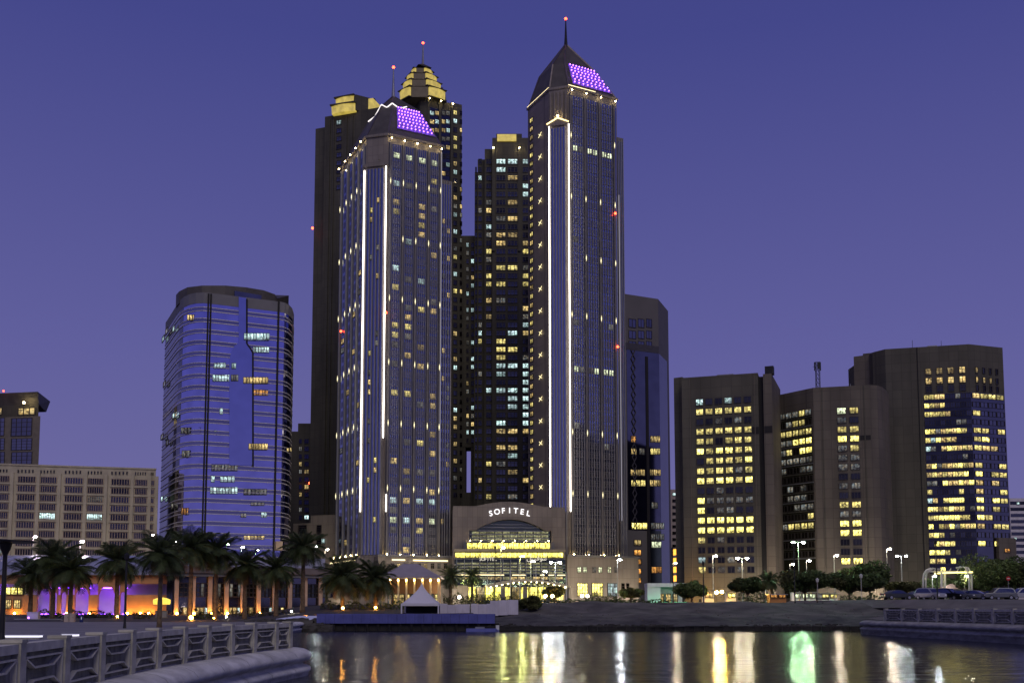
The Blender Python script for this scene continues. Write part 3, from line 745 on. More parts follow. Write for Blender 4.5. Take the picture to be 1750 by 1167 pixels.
# ---------------------------------------------------------------- helper for plain blocks
def block(root, name, a, b, depth, z0, z1, m, splay=False):
    a, b = v2(a), v2(b); fc = Face(a, b); mb = MB(); na = a.normalized() if splay else -fc.N; nb = b.normalized() if splay else -fc.N
    mb.prism([a, b, b + nb * depth, a + na * depth], z0, z1); part(name, mb, m, root); return fc
def tierpanel(root, c, right_len, left_len, ch, z0, z1, lit=True):
    """one step of a crown: two lit curved panels either side of a dim corner"""
    # plan: chamfered corner towards the viewer at c
    p2 = v2(c) + DR * ch * .5; p1 = v2(c) + DL * ch * .5
    re = p2 + DR * right_len; al = p1 + DL * left_len
    mb = MB(); bc = re + DL * (left_len + ch * .5)
    mb.prism([al, p1, p2, re, bc], z0, z1 - .25); part('crown_step', mb, ST_DARK, root)
    for (a, b) in ((p2, re), (al, p1)):
        fc = Face(a, b); n = 6; mb = MB(); L_ = fc.len
        for k in range(n):
            u0, u1 = L_ * (.04 + .92 * k / n), L_ * (.04 + .92 * (k + 1) / n)
            o0 = .25 + .9 * math.sin(math.pi * k / n); o1 = .25 + .9 * math.sin(math.pi * (k + 1) / n)
            mb.box8([fc.P(u0, z0 + .3, o0), fc.P(u1, z0 + .3, o1), fc.P(u1, z0 + .3, -.1), fc.P(u0, z0 + .3, -.1), fc.P(u0, z1, o0 + .35), fc.P(u1, z1, o1 + .35), fc.P(u1, z1, -.1), fc.P(u0, z1, -.1)])
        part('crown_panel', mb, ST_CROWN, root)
        slabp(root, 'ledge', fc, -.2, L_ + .2, z1 + .02, z1 + .5, -.1, 1.5, ST_DARK)
    return p1, p2, re, al

# ---------------------------------------------------------------- crown tower behind
YG = 430.0
c = pt(721, 200, YG); zb = 3.5
root = thing('apartment_tower', 'dark tower behind with golden stepped crown and a tall antenna', 'skyscraper', (c.x + 8, YG + 12, zb), 'dark brown residential towers')
zt = zat(165, YG)
p2 = v2(c) + DR * 2.5; p1 = v2(c) + DL * 2.5
fG = Face(p2, p2 + DR); uR = fG.hit(772, 300)[0]; uR2 = fG.hit(790.5, 300)[0]
re = p2 + DR * uR; al = p1 + DL * 20
mb = MB(); mb.prism([al, p1, p2, re, re + DL * 22], zb, zt); part('core', mb, ST_DARK, root)
a = re + DL * 1.0; e2 = p2 + DR * uR2 + DL * 1.0
mb = MB(); mb.prism([a, e2, e2 + DL * 16, a + DL * 16], zb, zat(180, YG + 10)); part('side_wing', mb, ST_DARK, root)
FG = Face(p2, re); FG2 = Face(a, e2)
slabp(root, 'curtain_wall', FG, .8, uR - .8, 60, zt - 4, 0, .05, G_DARK)
for k in range(18):
    y = 190 + k * 14.7
    if y > 300: break
    for x0, x1 in ((734, 742), (743, 750), (754.5, 761), (762, 768.5)):
        wpix(root, FG, x0, x1, y, y + 8, pick((('w', .5), ('c', .2), ('m', .2), ('k', .2 if k < 3 else 1.2))), nx=3, ny=2, out=.06)
for k in range(46):
    y = 189 + k * 14.5
    if y > 850: break
    wpix(root, FG2, 774.5, 781, y, y + 8.5, pick((('w', .16), ('y', .14), ('c', .12), ('m', .15), ('k', .55))), nx=2, ny=2, out=.04, frame=FRAME_D)
    wpix(root, FG2, 785.5, 789.5, y + 1, y + 9, pick((('w', .06), ('m', .08), ('k', .9))), nx=1, ny=2, out=.04)
for u in (0.5, uR * .5, uR - .3): fin(root, FG, u, 60, zt - .5, 1.1, .5, ST_DARK, 'pier'); fixture(root, FG.P(u, zt - .8, 1.6), .25, L_FLOOD, 'floodlight')
def crown_tier(root, xl, x1, x2, xr, y0, y1, Yf):
    q = [v2(pt(xl, y0, Yf + 5.5)), v2(pt(x1, y0, Yf)), v2(pt(x2, y0, Yf)), v2(pt(xr, y0, Yf + 5.0))]
    z0, z1 = zat(y0, Yf), zat(y1, Yf); mb = MB(); mb.prism(q + [q[3] + Vector((0, 9)), q[0] + Vector((0, 9))], z0, z1 - .3); part('crown_step', mb, mat('dim crown stone', (.20, .17, .11), .7), root)
    for a_, b_ in ((q[0], q[1]), (q[2], q[3])):
        fc = Face(a_, b_); n = 6; mb = MB(); L_ = fc.len; h = z1 - z0
        for k in range(n):
            u0, u1 = L_ * (.04 + .92 * k / n), L_ * (.04 + .92 * (k + 1) / n); o0 = .3 + .9 * math.sin(math.pi * k / n); o1 = .3 + .9 * math.sin(math.pi * (k + 1) / n); za_, zb2 = z0 + h * .16, z0 + h * .90
            mb.box8([fc.P(u0, za_, o0), fc.P(u1, za_, o1), fc.P(u1, za_, -.1), fc.P(u0, za_, -.1), fc.P(u0, zb2, o0 + .35), fc.P(u1, zb2, o1 + .35), fc.P(u1, zb2, -.1), fc.P(u0, zb2, -.1)])
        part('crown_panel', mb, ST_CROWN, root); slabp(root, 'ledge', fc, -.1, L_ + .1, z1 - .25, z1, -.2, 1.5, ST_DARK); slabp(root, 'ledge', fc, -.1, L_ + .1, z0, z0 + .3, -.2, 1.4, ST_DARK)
for i, a_ in enumerate(((684, 703, 731, 761, 166, 147.5), (690, 704.5, 727, 753, 147.5, 135.5), (697, 707, 726, 746, 135.5, 124.5), (706, 711.5, 724, 738, 124.5, 115.5))): crown_tier(root, *a_, YG - 1 + i * 1.6)
block(root, 'crown_core', pt(690, 170, YG + 6), pt(757, 170, YG + 6), 12, zt - 2, zat(150, YG + 6), ST_DARK)
cc = v2(pt(720, 112, YG + 8.5))
mb = MB(); z0, z1 = zat(116, YG + 8), zat(106, YG + 8)
sq = [cc + DR * 4 - DL * 2.5, cc + DR * 4 + DL * 4, cc - DR * 2.5 + DL * 4, cc - DR * 2.5 - DL * 2.5]
for i in range(4): mb.poly([(sq[i].x, sq[i].y, z0), (sq[(i + 1) % 4].x, sq[(i + 1) % 4].y, z0), (cc.x + .6, cc.y + 1, z1)])
part('crown_cap', mb, ST_DARK, root)
zs = zat(73, YG + 9); mb = MB(); mb.tube([(cc.x + .6, cc.y + 1, z1 - 1), (cc.x + .6, cc.y + 1, zs)], [.6, .22], 8)
sp = part('antenna', mb, METAL, root); fixture(sp, (cc.x + .6, cc.y + 1, zs), .55, L_RED, 'beacon')

# ---------------------------------------------------------------- dark brown tower at the left
YE = 405.0
a, b_ = pt(535, 400, YE + 6), pt(655, 400, YE - 4)
root = thing('apartment_tower', 'plain dark brown tower at far left of the cluster with flat golden crown', 'skyscraper', (a.x + 14, YE + 10, zb), 'dark brown residential towers')
fE = block(root, 'side_wing', pt(534.5, 500, YE + 7), pt(556, 500, YE + 5), 20, zb, zat(207, YE), ST_DARK)
fE2 = block(root, 'core', pt(552, 400, YE + 2), pt(668, 400, YE - 8), 26, zb, zat(196, YE), ST_DARK)
for px in (561, 568, 590, 600): fin(root, fE2, fE2.hit(px, 400)[0], zb, zat(203, YE), .5, .5, ST_DARK, 'pier')
for k in range(34):
    y = 206 + k * 13.8
    if y > 600: break
    if k < 9: wpix(root, fE2, 575, 584, y, y + 8, 'c' if k == 0 else ('b' if k % 3 else 'k'), nx=2, ny=2, out=.04)
zc0 = zat(196, YE)
cE = pt(607, 300, YE - 3)
for (x0, x1, y0, y1, dd) in ((567, 607, 198, 185.5, 0.0), (574, 606, 186, 169, 2.0)):
    fc = Face(pt(x0, 200, YE - 1 + dd), pt(x1, 200, YE - 4 + dd)); zA, zB = zat(y0, YE), zat(y1, YE)
    mb = MB(); n = 6
    for k in range(n):
        u0, u1 = fc.len * k / n, fc.len * (k + 1) / n; o0, o1 = math.sin(math.pi * k / n) * .9, math.sin(math.pi * (k + 1) / n) * .9
        mb.box8([fc.P(u0, zA, o0), fc.P(u1, zA, o1), fc.P(u1, zA, -2), fc.P(u0, zA, -2), fc.P(u0, zB, o0 + .4), fc.P(u1, zB, o1 + .4), fc.P(u1, zB, -2), fc.P(u0, zB, -2)])
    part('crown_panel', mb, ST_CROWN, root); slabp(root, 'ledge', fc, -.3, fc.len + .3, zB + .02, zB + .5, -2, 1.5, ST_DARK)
fc = Face(pt(607, 200, YE - 4), pt(632, 200, YE - 1)); block(root, 'crown_corner', pt(607, 200, YE - 4), pt(632, 200, YE - 1), 8, zc0, zat(170, YE), ST_DARK)
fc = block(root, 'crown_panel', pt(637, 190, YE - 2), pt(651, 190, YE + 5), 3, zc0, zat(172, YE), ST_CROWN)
block(root, 'crown_core', pt(578, 190, YE + 4), pt(640, 190, YE + 2), 12, zc0 - .5, zat(164, YE), ST_DARK)
fixture(root, pt(534, 390, YE + 2), .5, L_RED, 'beacon')

# ---------------------------------------------------------------- dark tower between the hotel towers
YI = 430.0
cx = pt(862, 500, YI)
root = thing('apartment_tower', 'dark tower between the two hotel towers with scattered lit windows', 'skyscraper', (cx.x, YI + 10, zb), 'dark brown residential towers')
fI = block(root, 'core', pt(841, 400, YI - 4), pt(910, 400, YI - 4), 26, zb, zat(243, YI), ST_DARK)
fI2 = block(root, 'left_bay', pt(828, 400, YI), pt(841.2, 400, YI), 20, zb, zat(255, YI), ST_DARK)
fI3 = block(root, 'left_bay', pt(816, 400, YI + 4), pt(828.2, 400, YI + 4), 18, zb, zat(266, YI), ST_DARK)
fI4 = block(root, 'left_bay', pt(811, 400, YI + 7), pt(816.2, 400, YI + 7), 14, zb, zat(283, YI), ST_DARK)
fIt = block(root, 'penthouse', pt(848, 240, YI), pt(892, 240, YI), 14, zat(243, YI) - .5, zat(229, YI), ST_DARK)
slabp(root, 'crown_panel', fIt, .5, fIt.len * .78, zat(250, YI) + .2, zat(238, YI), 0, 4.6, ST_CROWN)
for px, py in ((843.5, 256), (887.5, 256)):
    u, zz = fI.hit(px, py); fin(root, fI, u, zz - 45, zz + 3, 1.2, .6, ST_DARK, 'pier'); fixture(root, fI.P(u, zz, 1.8), .26, L_FLOOD, 'floodlight')
rng = random.Random(21)
colsI = ((fI3, 817.5, 823.5, 2, .10), (fI2, 830.5, 840, 2, .26), (fI, 847.5, 864.5, 3, .42), (fI, 867, 885, 3, .55), (fI, 893, 903.5, 2, .42))
litI = {2: 'cccyccckyyykkkcccyykkkckkkk', }
for k in range(44):
    y = 300 + k * 13.95 - 28
    if y > 855: break
    band = 'c' if (k % 44) in (0, 1, 2, 3, 4, 8, 20, 21, 25, 26, 27, 28, 29, 30, 31, 32) else ('y' if k in (11, 12, 13, 14, 15, 16, 22, 23, 24) else 'w')
    for fc, x0, x1, nx_, pr in colsI:
        if y < 272 and fc is not fI: continue
        if rng.random() < pr * (1.0 if k < 38 else .6): code = band if rng.random() < .75 else rng.choice('wcmy')
        else: code = 'k' if rng.random() < .9 else 'm'
        wpix(root, fc, x0, x1, y, y + 9.2, code, nx=nx_, ny=2, out=.04)
    wpix(root, fI4, 812, 815, y, y + 9, 'k', nx=1, ny=2, out=.04) if y > 285 else None

# link block with a sky gap
YH_ = 445.0
root = thing('link_block', 'narrow dark block joining the two rear towers above a tall slot of sky', 'building', (pt(802, 600, YH_).x, YH_ + 5, zb))
fH = block(root, 'upper_wall', pt(788, 500, YH_), pt(813, 500, YH_), 12, zat(764, YH_), zat(403, YH_), ST_DARK)
block(root, 'left_leg', pt(786, 800, YH_), pt(795.5, 800, YH_), 12, zb, zat(763, YH_) - .05, ST_DARK); block(root, 'right_leg', pt(804.5, 800, YH_), pt(813, 800, YH_), 12, zb, zat(763, YH_) - .05, ST_DARK)
block(root, 'lower_wall', pt(795.4, 850, YH_ + .4), pt(804.6, 850, YH_ + .4), 11, zb, zat(841, YH_), ST_DARK)
for k in range(25):
    y = 415 + k * 13.9
    for x0, x1 in ((797, 801), (805, 810)): wpix(root, fH, x0, x1, y, y + 8, pick((('k', .8), ('c', .14), ('m', .12), ('w', .06))), nx=2, ny=2, out=.04)

# ---------------------------------------------------------------- arched hotel entrance building
YQ = 338.0
fQ = Face(pt(774, 900, YQ), pt(966, 900, YQ + 3))
root = thing('entrance_building', 'stone hotel entrance with a great glazed arch between the towers', 'building', (*fQ.P(fQ.len / 2, 0).xy, 3.5))
zQ = lambda py: fQ.hit(870, py)[1]
uQ = lambda px: fQ.hit(px, 900)[0]
# wall with an arched opening, built as pieces round the hole
mb = MB(); zs0, zs1 = zQ(905), zQ(887)
ua, ub = uQ(803), uQ(941)
arc = [(lerp(uQ(815), uQ(929), k / 14), zQ(905) + (zQ(887) - zQ(905)) * math.sin(math.pi * k / 14) ** .8) for k in range(15)]
top = [(uQ(774), zQ(865)), (uQ(812), zQ(865))] + [(uQ(lerp(812, 928, k / 12)), zQ(865 - 8 * math.sin(math.pi * k / 12))) for k in range(1, 12)] + [(uQ(928), zQ(865)), (uQ(966), zQ(866))]
def zin(lst, u):
    for (a, b) in zip(lst, lst[1:]):
        if a[0] <= u <= b[0] and b[0] > a[0]: return lerp(a[1], b[1], (u - a[0]) / (b[0] - a[0]))
    return lst[0][1] if u < lst[0][0] else lst[-1][1]
N_ = 48
for k in range(N_):
    u0, u1 = fQ.len * k / N_, fQ.len * (k + 1) / N_; um = (u0 + u1) / 2
    if um < ua or um > ub: lo0 = lo1 = 3.5
    elif um < arc[0][0] or um > arc[-1][0]: lo0 = lo1 = zQ(906)
    else: lo0, lo1 = zin(arc, u0), zin(arc, u1)
    h0, h1 = zin(top, u0), zin(top, u1)
    mb.box8([fQ.P(u0, lo0, .0), fQ.P(u1, lo1, .0), fQ.P(u1, lo1, -3), fQ.P(u0, lo0, -3), fQ.P(u0, h0, .0), fQ.P(u1, h1, .0), fQ.P(u1, h1, -3), fQ.P(u0, h0, -3)])
part('wall', mb, ST_PINK, root)
block(root, 'rear_hall', fQ.P(0, 0, -6), fQ.P(fQ.len, 0, -6), 25, 3.5, zQ(868), ST_PINK)
slabp(root, 'arch_glass', fQ, ua, ub, 3.5, zQ(886), -2.2, -2.0, G_GREEN)
for k, y in enumerate((896, 901, 907, 913, 919, 924)):
    slabp(root, 'glazing_bar', fQ, ua + (3 if y < 905 else 0), ub - (3 if y < 905 else 0), zQ(y), zQ(y) + .22, -2.0, -1.5, METAL)
fQb = Face(fQ.P(0, 0, 0), fQ.P(fQ.len, 0, 0))
def ywin(x0, x1, y0, y1, n, o, code):
    for k in range(n):
        xa, xb = lerp(x0, x1, k / n), lerp(x0, x1, (k + 1) / n)
        fc = Face(fQ.P(0, 0, o), fQ.P(fQ.len, 0, o)); wpix(root, fc, xa + .3, xb - .3, y0, y1, code, nx=2, ny=1, out=.0, t=.03)
slabp(root, 'upper_balcony', fQ, uQ(792), uQ(946), zQ(931) - 1.6, zQ(927.5), -2, 2.0, ST_PALE)
slabp(root, 'upper_storey', fQ, uQ(797), uQ(941), zQ(940), zQ(927) - .2, -1.5, 2.6, ST_PINK)
ywin(798, 940, 927.5, 938, 16, 2.8, LOBB)
for k in range(8): fixture(root, fQ.P(uQ(803 + k * 19), zQ(926.5) + .4, 2.2), .16, L_FLOOD, 'floodlight')  # lamps added on the balcony to warm the arch wall
slabp(root, 'lower_balcony', fQ, uQ(776.5), uQ(963.5), zQ(943.5), zQ(939.5), -2, 4.6, mat('balcony stone', (.30, .26, .18), .7))
slabp(root, 'lower_storey', fQ, uQ(777), uQ(963), zQ(954), zQ(943.5) - .02, -1.5, 4.2, ST_PINK)
ywin(777.5, 962.5, 944, 953, 21, 4.4, LOBB)
slabp(root, 'front_glass', fQ, uQ(776.5), uQ(963.5), zQ(1000), zQ(954.5), -1, 3.6, G_GREEN)
for y in (956, 966, 971, 976, 981): slabp(root, 'glazing_bar', fQ, uQ(776.5), uQ(963.5), zQ(y), zQ(y) + .16, 3.6, 3.8, METAL)
for x0, x1 in ((778, 860), (874, 896), (921, 928), (935, 944), (950, 963)): slabp(root, 'cove_light', fQ, uQ(x0), uQ(x1), zQ(983.5), zQ(982), 3.6, 4.0, L_COVE)
for k in range(14):
    x = 780 + k * 13; u = uQ(x); slabp(root, 'mullion', fQ, u, u + .14, zQ(1000), zQ(954.5), 3.6, 3.75, METAL)
fQg = Face(fQ.P(0, 0, 3.6), fQ.P(fQ.len, 0, 3.6)); fQh = Face(fQ.P(0, 0, -2.0), fQ.P(fQ.len, 0, -2.0))
for k in range(14):
    for y0, y1 in ((961, 965), (966.8, 970), (971.8, 975), (976.8, 980.2), (985, 991)): wpix(root, fQg, 780.8 + k * 13, 793 + k * 13, y0, y1, 'G' if y0 < 984 else ('w' if k % 3 else 'G'), nx=3, ny=1, out=.02, t=.03)
for k in range(10):
    for y0, y1 in ((908, 912.5), (914, 918.5), (920, 923.5)): wpix(root, fQh, 806 + k * 13.2, 818.5 + k * 13.2, y0, y1, 'G', nx=3, ny=1, out=.02, t=.03)
# lit lobby below the curved canopy
for k in range(11):
    x0 = 800 + k * 15; fc = Face(fQ.P(0, 0, 4.5), fQ.P(fQ.len, 0, 4.5)); wpix(root, fc, x0, x0 + 13, 1002, 1026, 'w' if k % 4 == 1 else 'L', nx=3, ny=2, out=0, t=.04)
mb = MB(); n = 18
for k in range(n):
    x0, x1 = lerp(828, 962, k / n), lerp(828, 962, (k + 1) / n)
    h0, h1 = 1003 - 10 * math.sin(math.pi * k / n), 1003 - 10 * math.sin(math.pi * (k + 1) / n)
    q = [fQ.P(uQ(x0), zQ(h0), 5), fQ.P(uQ(x1), zQ(h1), 5), fQ.P(uQ(x1), zQ(h1) - .5, 18), fQ.P(uQ(x0), zQ(h0) - .5, 18)]
    mb.box8(q + [p + Vector((0, 0, .6)) for p in q])
cn = part('canopy', mb, mat('canopy soffit', (.62, .54, .36), .6), root)
for k in range(14): fixture(cn, fQ.P(uQ(834 + k * 9.3), zQ(1003 - 10 * math.sin(math.pi * (k + .6) / 14.2)) - .55, 16), .22, emit('downlight', (1, .82, .45), 25), 'downlight')
for x in (851, 887, 924, 955): slabp(root, 'column', fQ, uQ(x), uQ(x) + 1.3, 3.5, zQ(1003), 14, 15.3, ST_PALE)

# lettering
def glyph(ch):
    key = ('txt', ch)
    if key not in WM:
        cu = bpy.data.curves.new('letter', 'FONT'); cu.body = ch; cu.size = 1.0; cu.extrude = 0.06; cu.offset = 0.006; cu.align_x = 'CENTER'
        o = bpy.data.objects.new('letter', cu); COL.objects.link(o)
        dg = bpy.context.evaluated_depsgraph_get(); me = bpy.data.meshes.new_from_object(o.evaluated_get(dg)); bpy.data.objects.remove(o); me.materials.clear(); me.name = 'letter'; WM[key] = me
    return WM[key]
def letters(root, fc, text, x0, x1, yfun, size, m, out, tilt=0.0):
    n = len(text)
    for i, ch in enumerate(text):
        if ch == ' ': continue
        px = lerp(x0, x1, i / (n - 1)); u, z = fc.hit(px, yfun((px - x0) / (x1 - x0)))
        me = glyph(ch).copy(); me.materials.append(m)
        o = bpy.data.objects.new('letter', me); link(o); o.parent = root; ORG[o] = ORG[root]
        o.location = fc.P(u, z, out) - ORG[root]
        th = -tilt * ((px - x0) / (x1 - x0) - .5) * 2
        o.matrix_basis = Matrix.Translation(o.location) @ Matrix.Rotation(fc.ang, 4, 'Z') @ Matrix.Rotation(math.pi / 2, 4, 'X') @ Matrix.Rotation(th, 4, 'Z') @ Matrix.Scale(size, 4)
root = thing('sign', 'white glowing SOFITEL letters curving along the top of the arch', 'sign', fQ.P(uQ(870), zQ(878), .3))
letters(root, fQ, 'SOFITEL', 839.5, 902, lambda t: 876.3 + 20 * (t - .5) ** 2, 2.55, L_SIGN, .25, .20)
fQs = Face(fQ.P(0, 0, 4.7), fQ.P(fQ.len, 0, 4.7))
root = thing('sign', 'small SOFITEL lettering on the dark glass above the lobby', 'sign', fQs.P(uQ(835), zQ(957), 0))
DIMS = emit('dim sign letter', (1.0, .9, .75), .8)
letters(root, fQs, 'SOFITEL', 821, 847, lambda t: 957.5, 1.5, DIMS, .1)
root = thing('sign', 'flowing Arabic hotel name on the dark glass above the lobby', 'sign', fQs.P(uQ(915), zQ(957), 0))
letters(root, fQs, '\uFEDE\uFE98\uFEF4\uFED3\uFEEE\uFEB3', 904, 930, lambda t: 957, 2.1, DIMS, .1)

# ---------------------------------------------------------------- office trio at the right
YM = 300.0
a, b_ = pt(1167, 800, YM * 1.0226), pt(1298.5, 800, YM)
root = thing('office_block', 'brown office block nearest the hotel with six columns of square windows', 'office building', (*((a + b_) / 2).xy, 3.5), 'brown concrete office blocks')
zM = zat(637, YM)
fM = block(root, 'front_wall', a, b_, 24, 3.5, zM, ST_OFF)
block(root, 'left_wing', pt(1153.5, 800, YM * 1.045), pt(1168, 800, YM * 1.04), 20, 3.5, zM + 1.5, ST_OFF)
bb = v2(b_); fs = block(root, 'recess_strip', bb + fM.U * .0 - fM.N * .9, bb + fM.U * 1.5 - fM.N * .9, 12, 3.5, zM - 1, SLOT)
fMr = block(root, 'right_pier', bb + fM.U * 1.5 + fM.N * .5, v2(pt(1322, 800, YM * .994)), 24, 3.5, zM - .6, ST_OFF2)
slabp(root, 'louvre_band', fMr, .1, fMr.len - .1, zat(741, YM), zat(729, YM), 0, .08, SLOT)
u, _ = fM.hit(1284, 735); slabp(root, 'louvre_band', fM, u + .3, fM.len - .05, zat(741, YM), zat(729, YM), 0, .08, SLOT)
slabp(root, 'roof_hoist', fMr, .5, 3, zM - .6, zM + 1.8, -3, -.5, DARK)
MP = ['cddcdd', 'yyyyyy', 'ddmdmd', 'yyyyyy', 'yydyyy', 'YyYYyy', 'dyyyyY', 'yyyymy', 'YyYYyY', 'ddmddd', 'Ymmmmm', 'Ydmmdd', 'YYYYYY', 'YYYYYY', 'ydmddd', 'dddddd', 'cddmdd', 'ydmdmd']
colM = ((1189, 1202), (1205, 1218), (1221.6, 1234.4), (1238, 1251), (1254.3, 1267), (1271, 1284))
x_ref = 1195
for r, rowp in enumerate(MP):
    yc = 687.6 + r * 16.85; _, zc = fM.hit(x_ref, yc)
    for (x0, x1), code in zip(colM, rowp):
        u0, _ = fM.hit(x0, 687); u1, _ = fM.hit(x1, 687)
        o = window(root, fM, (u0 + u1) / 2, zc - .95, u1 - u0, 1.95, code, nx=2, ny=1, frame=FRAME_D, t=.06)
        slabp(o, 'sill', fM, 0, 0.001, 0, .001, 0, .001, ST_OFF) if False else None
for k, (u_, w_, h_) in enumerate(((4, 3, 1.2), (10, 5, 1.6), (17, 2, .9))): slabp(root, 'roof_plant', fM, u_, u_ + w_, zM, zM + h_, -9, -6, METAL)
for x in (1181, 1292): fin(root, fM, fM.hit(x, 800)[0], 3.5, zM - .3, .25, .15, ST_OFF2, 'rib')

YN = 310.0
p0, p1, p2 = pt(1323, 800, YN * 1.041), pt(1393, 800, YN), pt(1490, 800, YN * .987)
root = thing('office_block', 'lower brown office block with a bent front and lattice mast on its roof', 'office building', (*p1.xy, 3.5), 'brown concrete office blocks')
zN = zat(662.5, YN)
arcN = [p2, pt(1503, 800, 306.5), pt(1512, 800, 309), pt(1519, 800, 314), pt(1523, 800, 320)]
mb = MB(); mb.prism([p.xy for p in [p0, p1] + arcN] + [(p2.x + 10, 340), (p0.x + 10, 342)], 3.5, zN); part('body', mb, ST_OFF2, root)
fNl, fNr = Face(p0, p1), Face(p1, p2)
ug0, ug1 = fNl.hit(1334, 800)[0], fNl.hit(1390, 800)[0]
slabp(root, 'glass_strip', fNl, ug0, ug1, 6, zat(708, YN * 1.02), 0, .05, G_GREEN)
slabp(root, 'louvre_band', fNr, fNr.hit(1470, 750)[0], fNr.len - .05, zat(755, YN), zat(747, YN), 0, .08, SLOT)
NP = ['mmmym', 'dmyyd', 'yyyyy', 'mmYYY', 'mydYY', 'mmmmm', 'mddmm', 'ddddd', 'dmdmd', 'dmmmd', 'ddmmm', 'ddddy', 'myyyy', 'ddddd', 'ddddd', 'ddddd']
for r, rp_ in enumerate(NP):
    _, zc = fNl.hit(1388, 703 + r * 16.2)
    for k, code in enumerate(rp_):
        u = lerp(ug0, ug1, (k + .5) / 5); window(root, fNl, u, zc - .95, (ug1 - ug0) / 5 * .93, 1.9, code, nx=2, ny=1, out=.06, t=.05)
    slabp(root, 'floor_band', fNl, ug0, ug1, zc - 1.5, zc - 1.12, 0, .12, METAL if r % 2 else ST_OFF)
NP2 = ['gy', 'md', 'yy', 'YY', 'my', 'mm', 'mm', 'dd', 'mm', 'dd', 'yy', 'mm', 'YY', 'YY', 'dd', 'dd', 'YY']
for r, rp_ in enumerate(NP2):
    _, zc = fNr.hit(1445, 702 + r * 16.05)
    for (x0, x1), code in zip(((1430, 1446), (1451, 1467)), rp_):
        u0, _ = fNr.hit(x0, 702); u1, _ = fNr.hit(x1, 702); window(root, fNr, (u0 + u1) / 2, zc - .95, u1 - u0, 1.95, code, nx=3, ny=1, t=.05)
for x in (1408, 1480): fin(root, fNr, fNr.hit(x, 800)[0], 3.5, zN - .3, .3, .2, ST_OFF, 'rib')
mb = MB(); c = pt(1398, 660, YN + 6); s_ = .55; H = zat(619, YN + 6) - zN
for dx in (-s_, s_):
    for dy in (-s_, s_): mb.bar((c.x + dx, c.y + dy, zN), (c.x + dx, c.y + dy, zN + H), .12)
for k in range(7):
    z0, z1 = zN + H * k / 7, zN + H * (k + 1) / 7; q = [(-s_, -s_), (s_, -s_), (s_, s_), (-s_, s_)]
    for i in range(4):
        A_, B_ = q[i], q[(i + 1) % 4]; mb.bar((c.x + A_[0], c.y + A_[1], z0), (c.x + B_[0], c.y + B_[1], z1), .08); mb.bar((c.x + A_[0], c.y + A_[1], z1), (c.x + B_[0], c.y + B_[1], z1), .08)
mb.box(c.x - 1.0, c.x - .7, c.y - .3, c.y + .3, zN + H * .72, zN + H); mb.box(c.x + .7, c.x + 1.0, c.y - .3, c.y + .3, zN + H * .72, zN + H); mb.box(c.x - .3, c.x + .3, c.y - 1.0, c.y - .7, zN + H * .75, zN + H * .98)
mb.bar((c.x - 1.5, c.y, zN + H * .85), (c.x - .7, c.y, zN + H * .85), .1)
part('mast', mb, DARK, root)
mb = MB(); c2 = pt(1453, 655, YN + 5); mb.bar((c2.x, c2.y, zN), (c2.x, c2.y, zN + 2.4), .12); mb.bar((c2.x - .3, c2.y, zN + 1.6), (c2.x + 4.5, c2.y, zN + 1.2), .14); part('roof_rail', mb, METAL, root)

YO = 330.0
p0, p1, p2, p3 = pt(1497, 800, 341), pt(1519, 800, YO * 1.02), pt(1664, 800, YO), pt(1722, 800, YO * 1.014)
root = thing('office_block', 'tallest brown office block at far right with lit floors of banded glass', 'office building', (*p2.xy, 3.5), 'brown concrete office blocks')
zO = zat(588, YO)
mb = MB(); mb.prism([p.xy for p in (p0, p1, p2, p3)] + [(p3.x + 3, 362), (p0.x, 366)], 3.5, zO); part('body', mb, ST_OFF, root)
fO, fOr = Face(p1, p2), Face(p2, p3)
for u_, w_, h_ in ((5, 4, 1.0), (14, 3, 1.5), (21, 5, .9)): slabp(root, 'roof_plant', fO, u_, u_ + w_, zO, zO + h_, -8, -5, METAL)
for u_, h_ in ((9, 3.2), (18, 2.4)): fin(root, fO, u_, zO, zO + h_, .12, .12, DARK, 'antenna', -3)
block(root, 'rear_wing', pt(1460, 650, 347), pt(1499, 650, 343), 20, 3.5, zat(607, 345), ST_OFF2)
block(root, 'rear_wing', pt(1476, 650, 352), pt(1500, 650, 350), 14, 3.5, zat(602, 350), ST_OFF)
uo0, uo1 = fO.hit(1583, 800)[0], fO.len
zgl = fO.hit(1640, 671)[1]
slabp(root, 'curtain_wall', fO, uo0, uo1, 14, zgl, 0, .05, G_DARK); slabp(root, 'curtain_wall', fOr, 0, fOr.len - .2, 14, zgl, 0, .05, G_BLUE2)
fin(root, fO, fO.hit(1574, 800)[0], 3.5, zO, .3, .15, SLOT, 'joint')
rng = random.Random(4)
dens = [.4, .95, .15, .45, .45, .9, .0, .75, .95, .9, .03, .75, .75, .85, .25, .9, .85, .75, .95, .35, .6, .95, .9, .3]
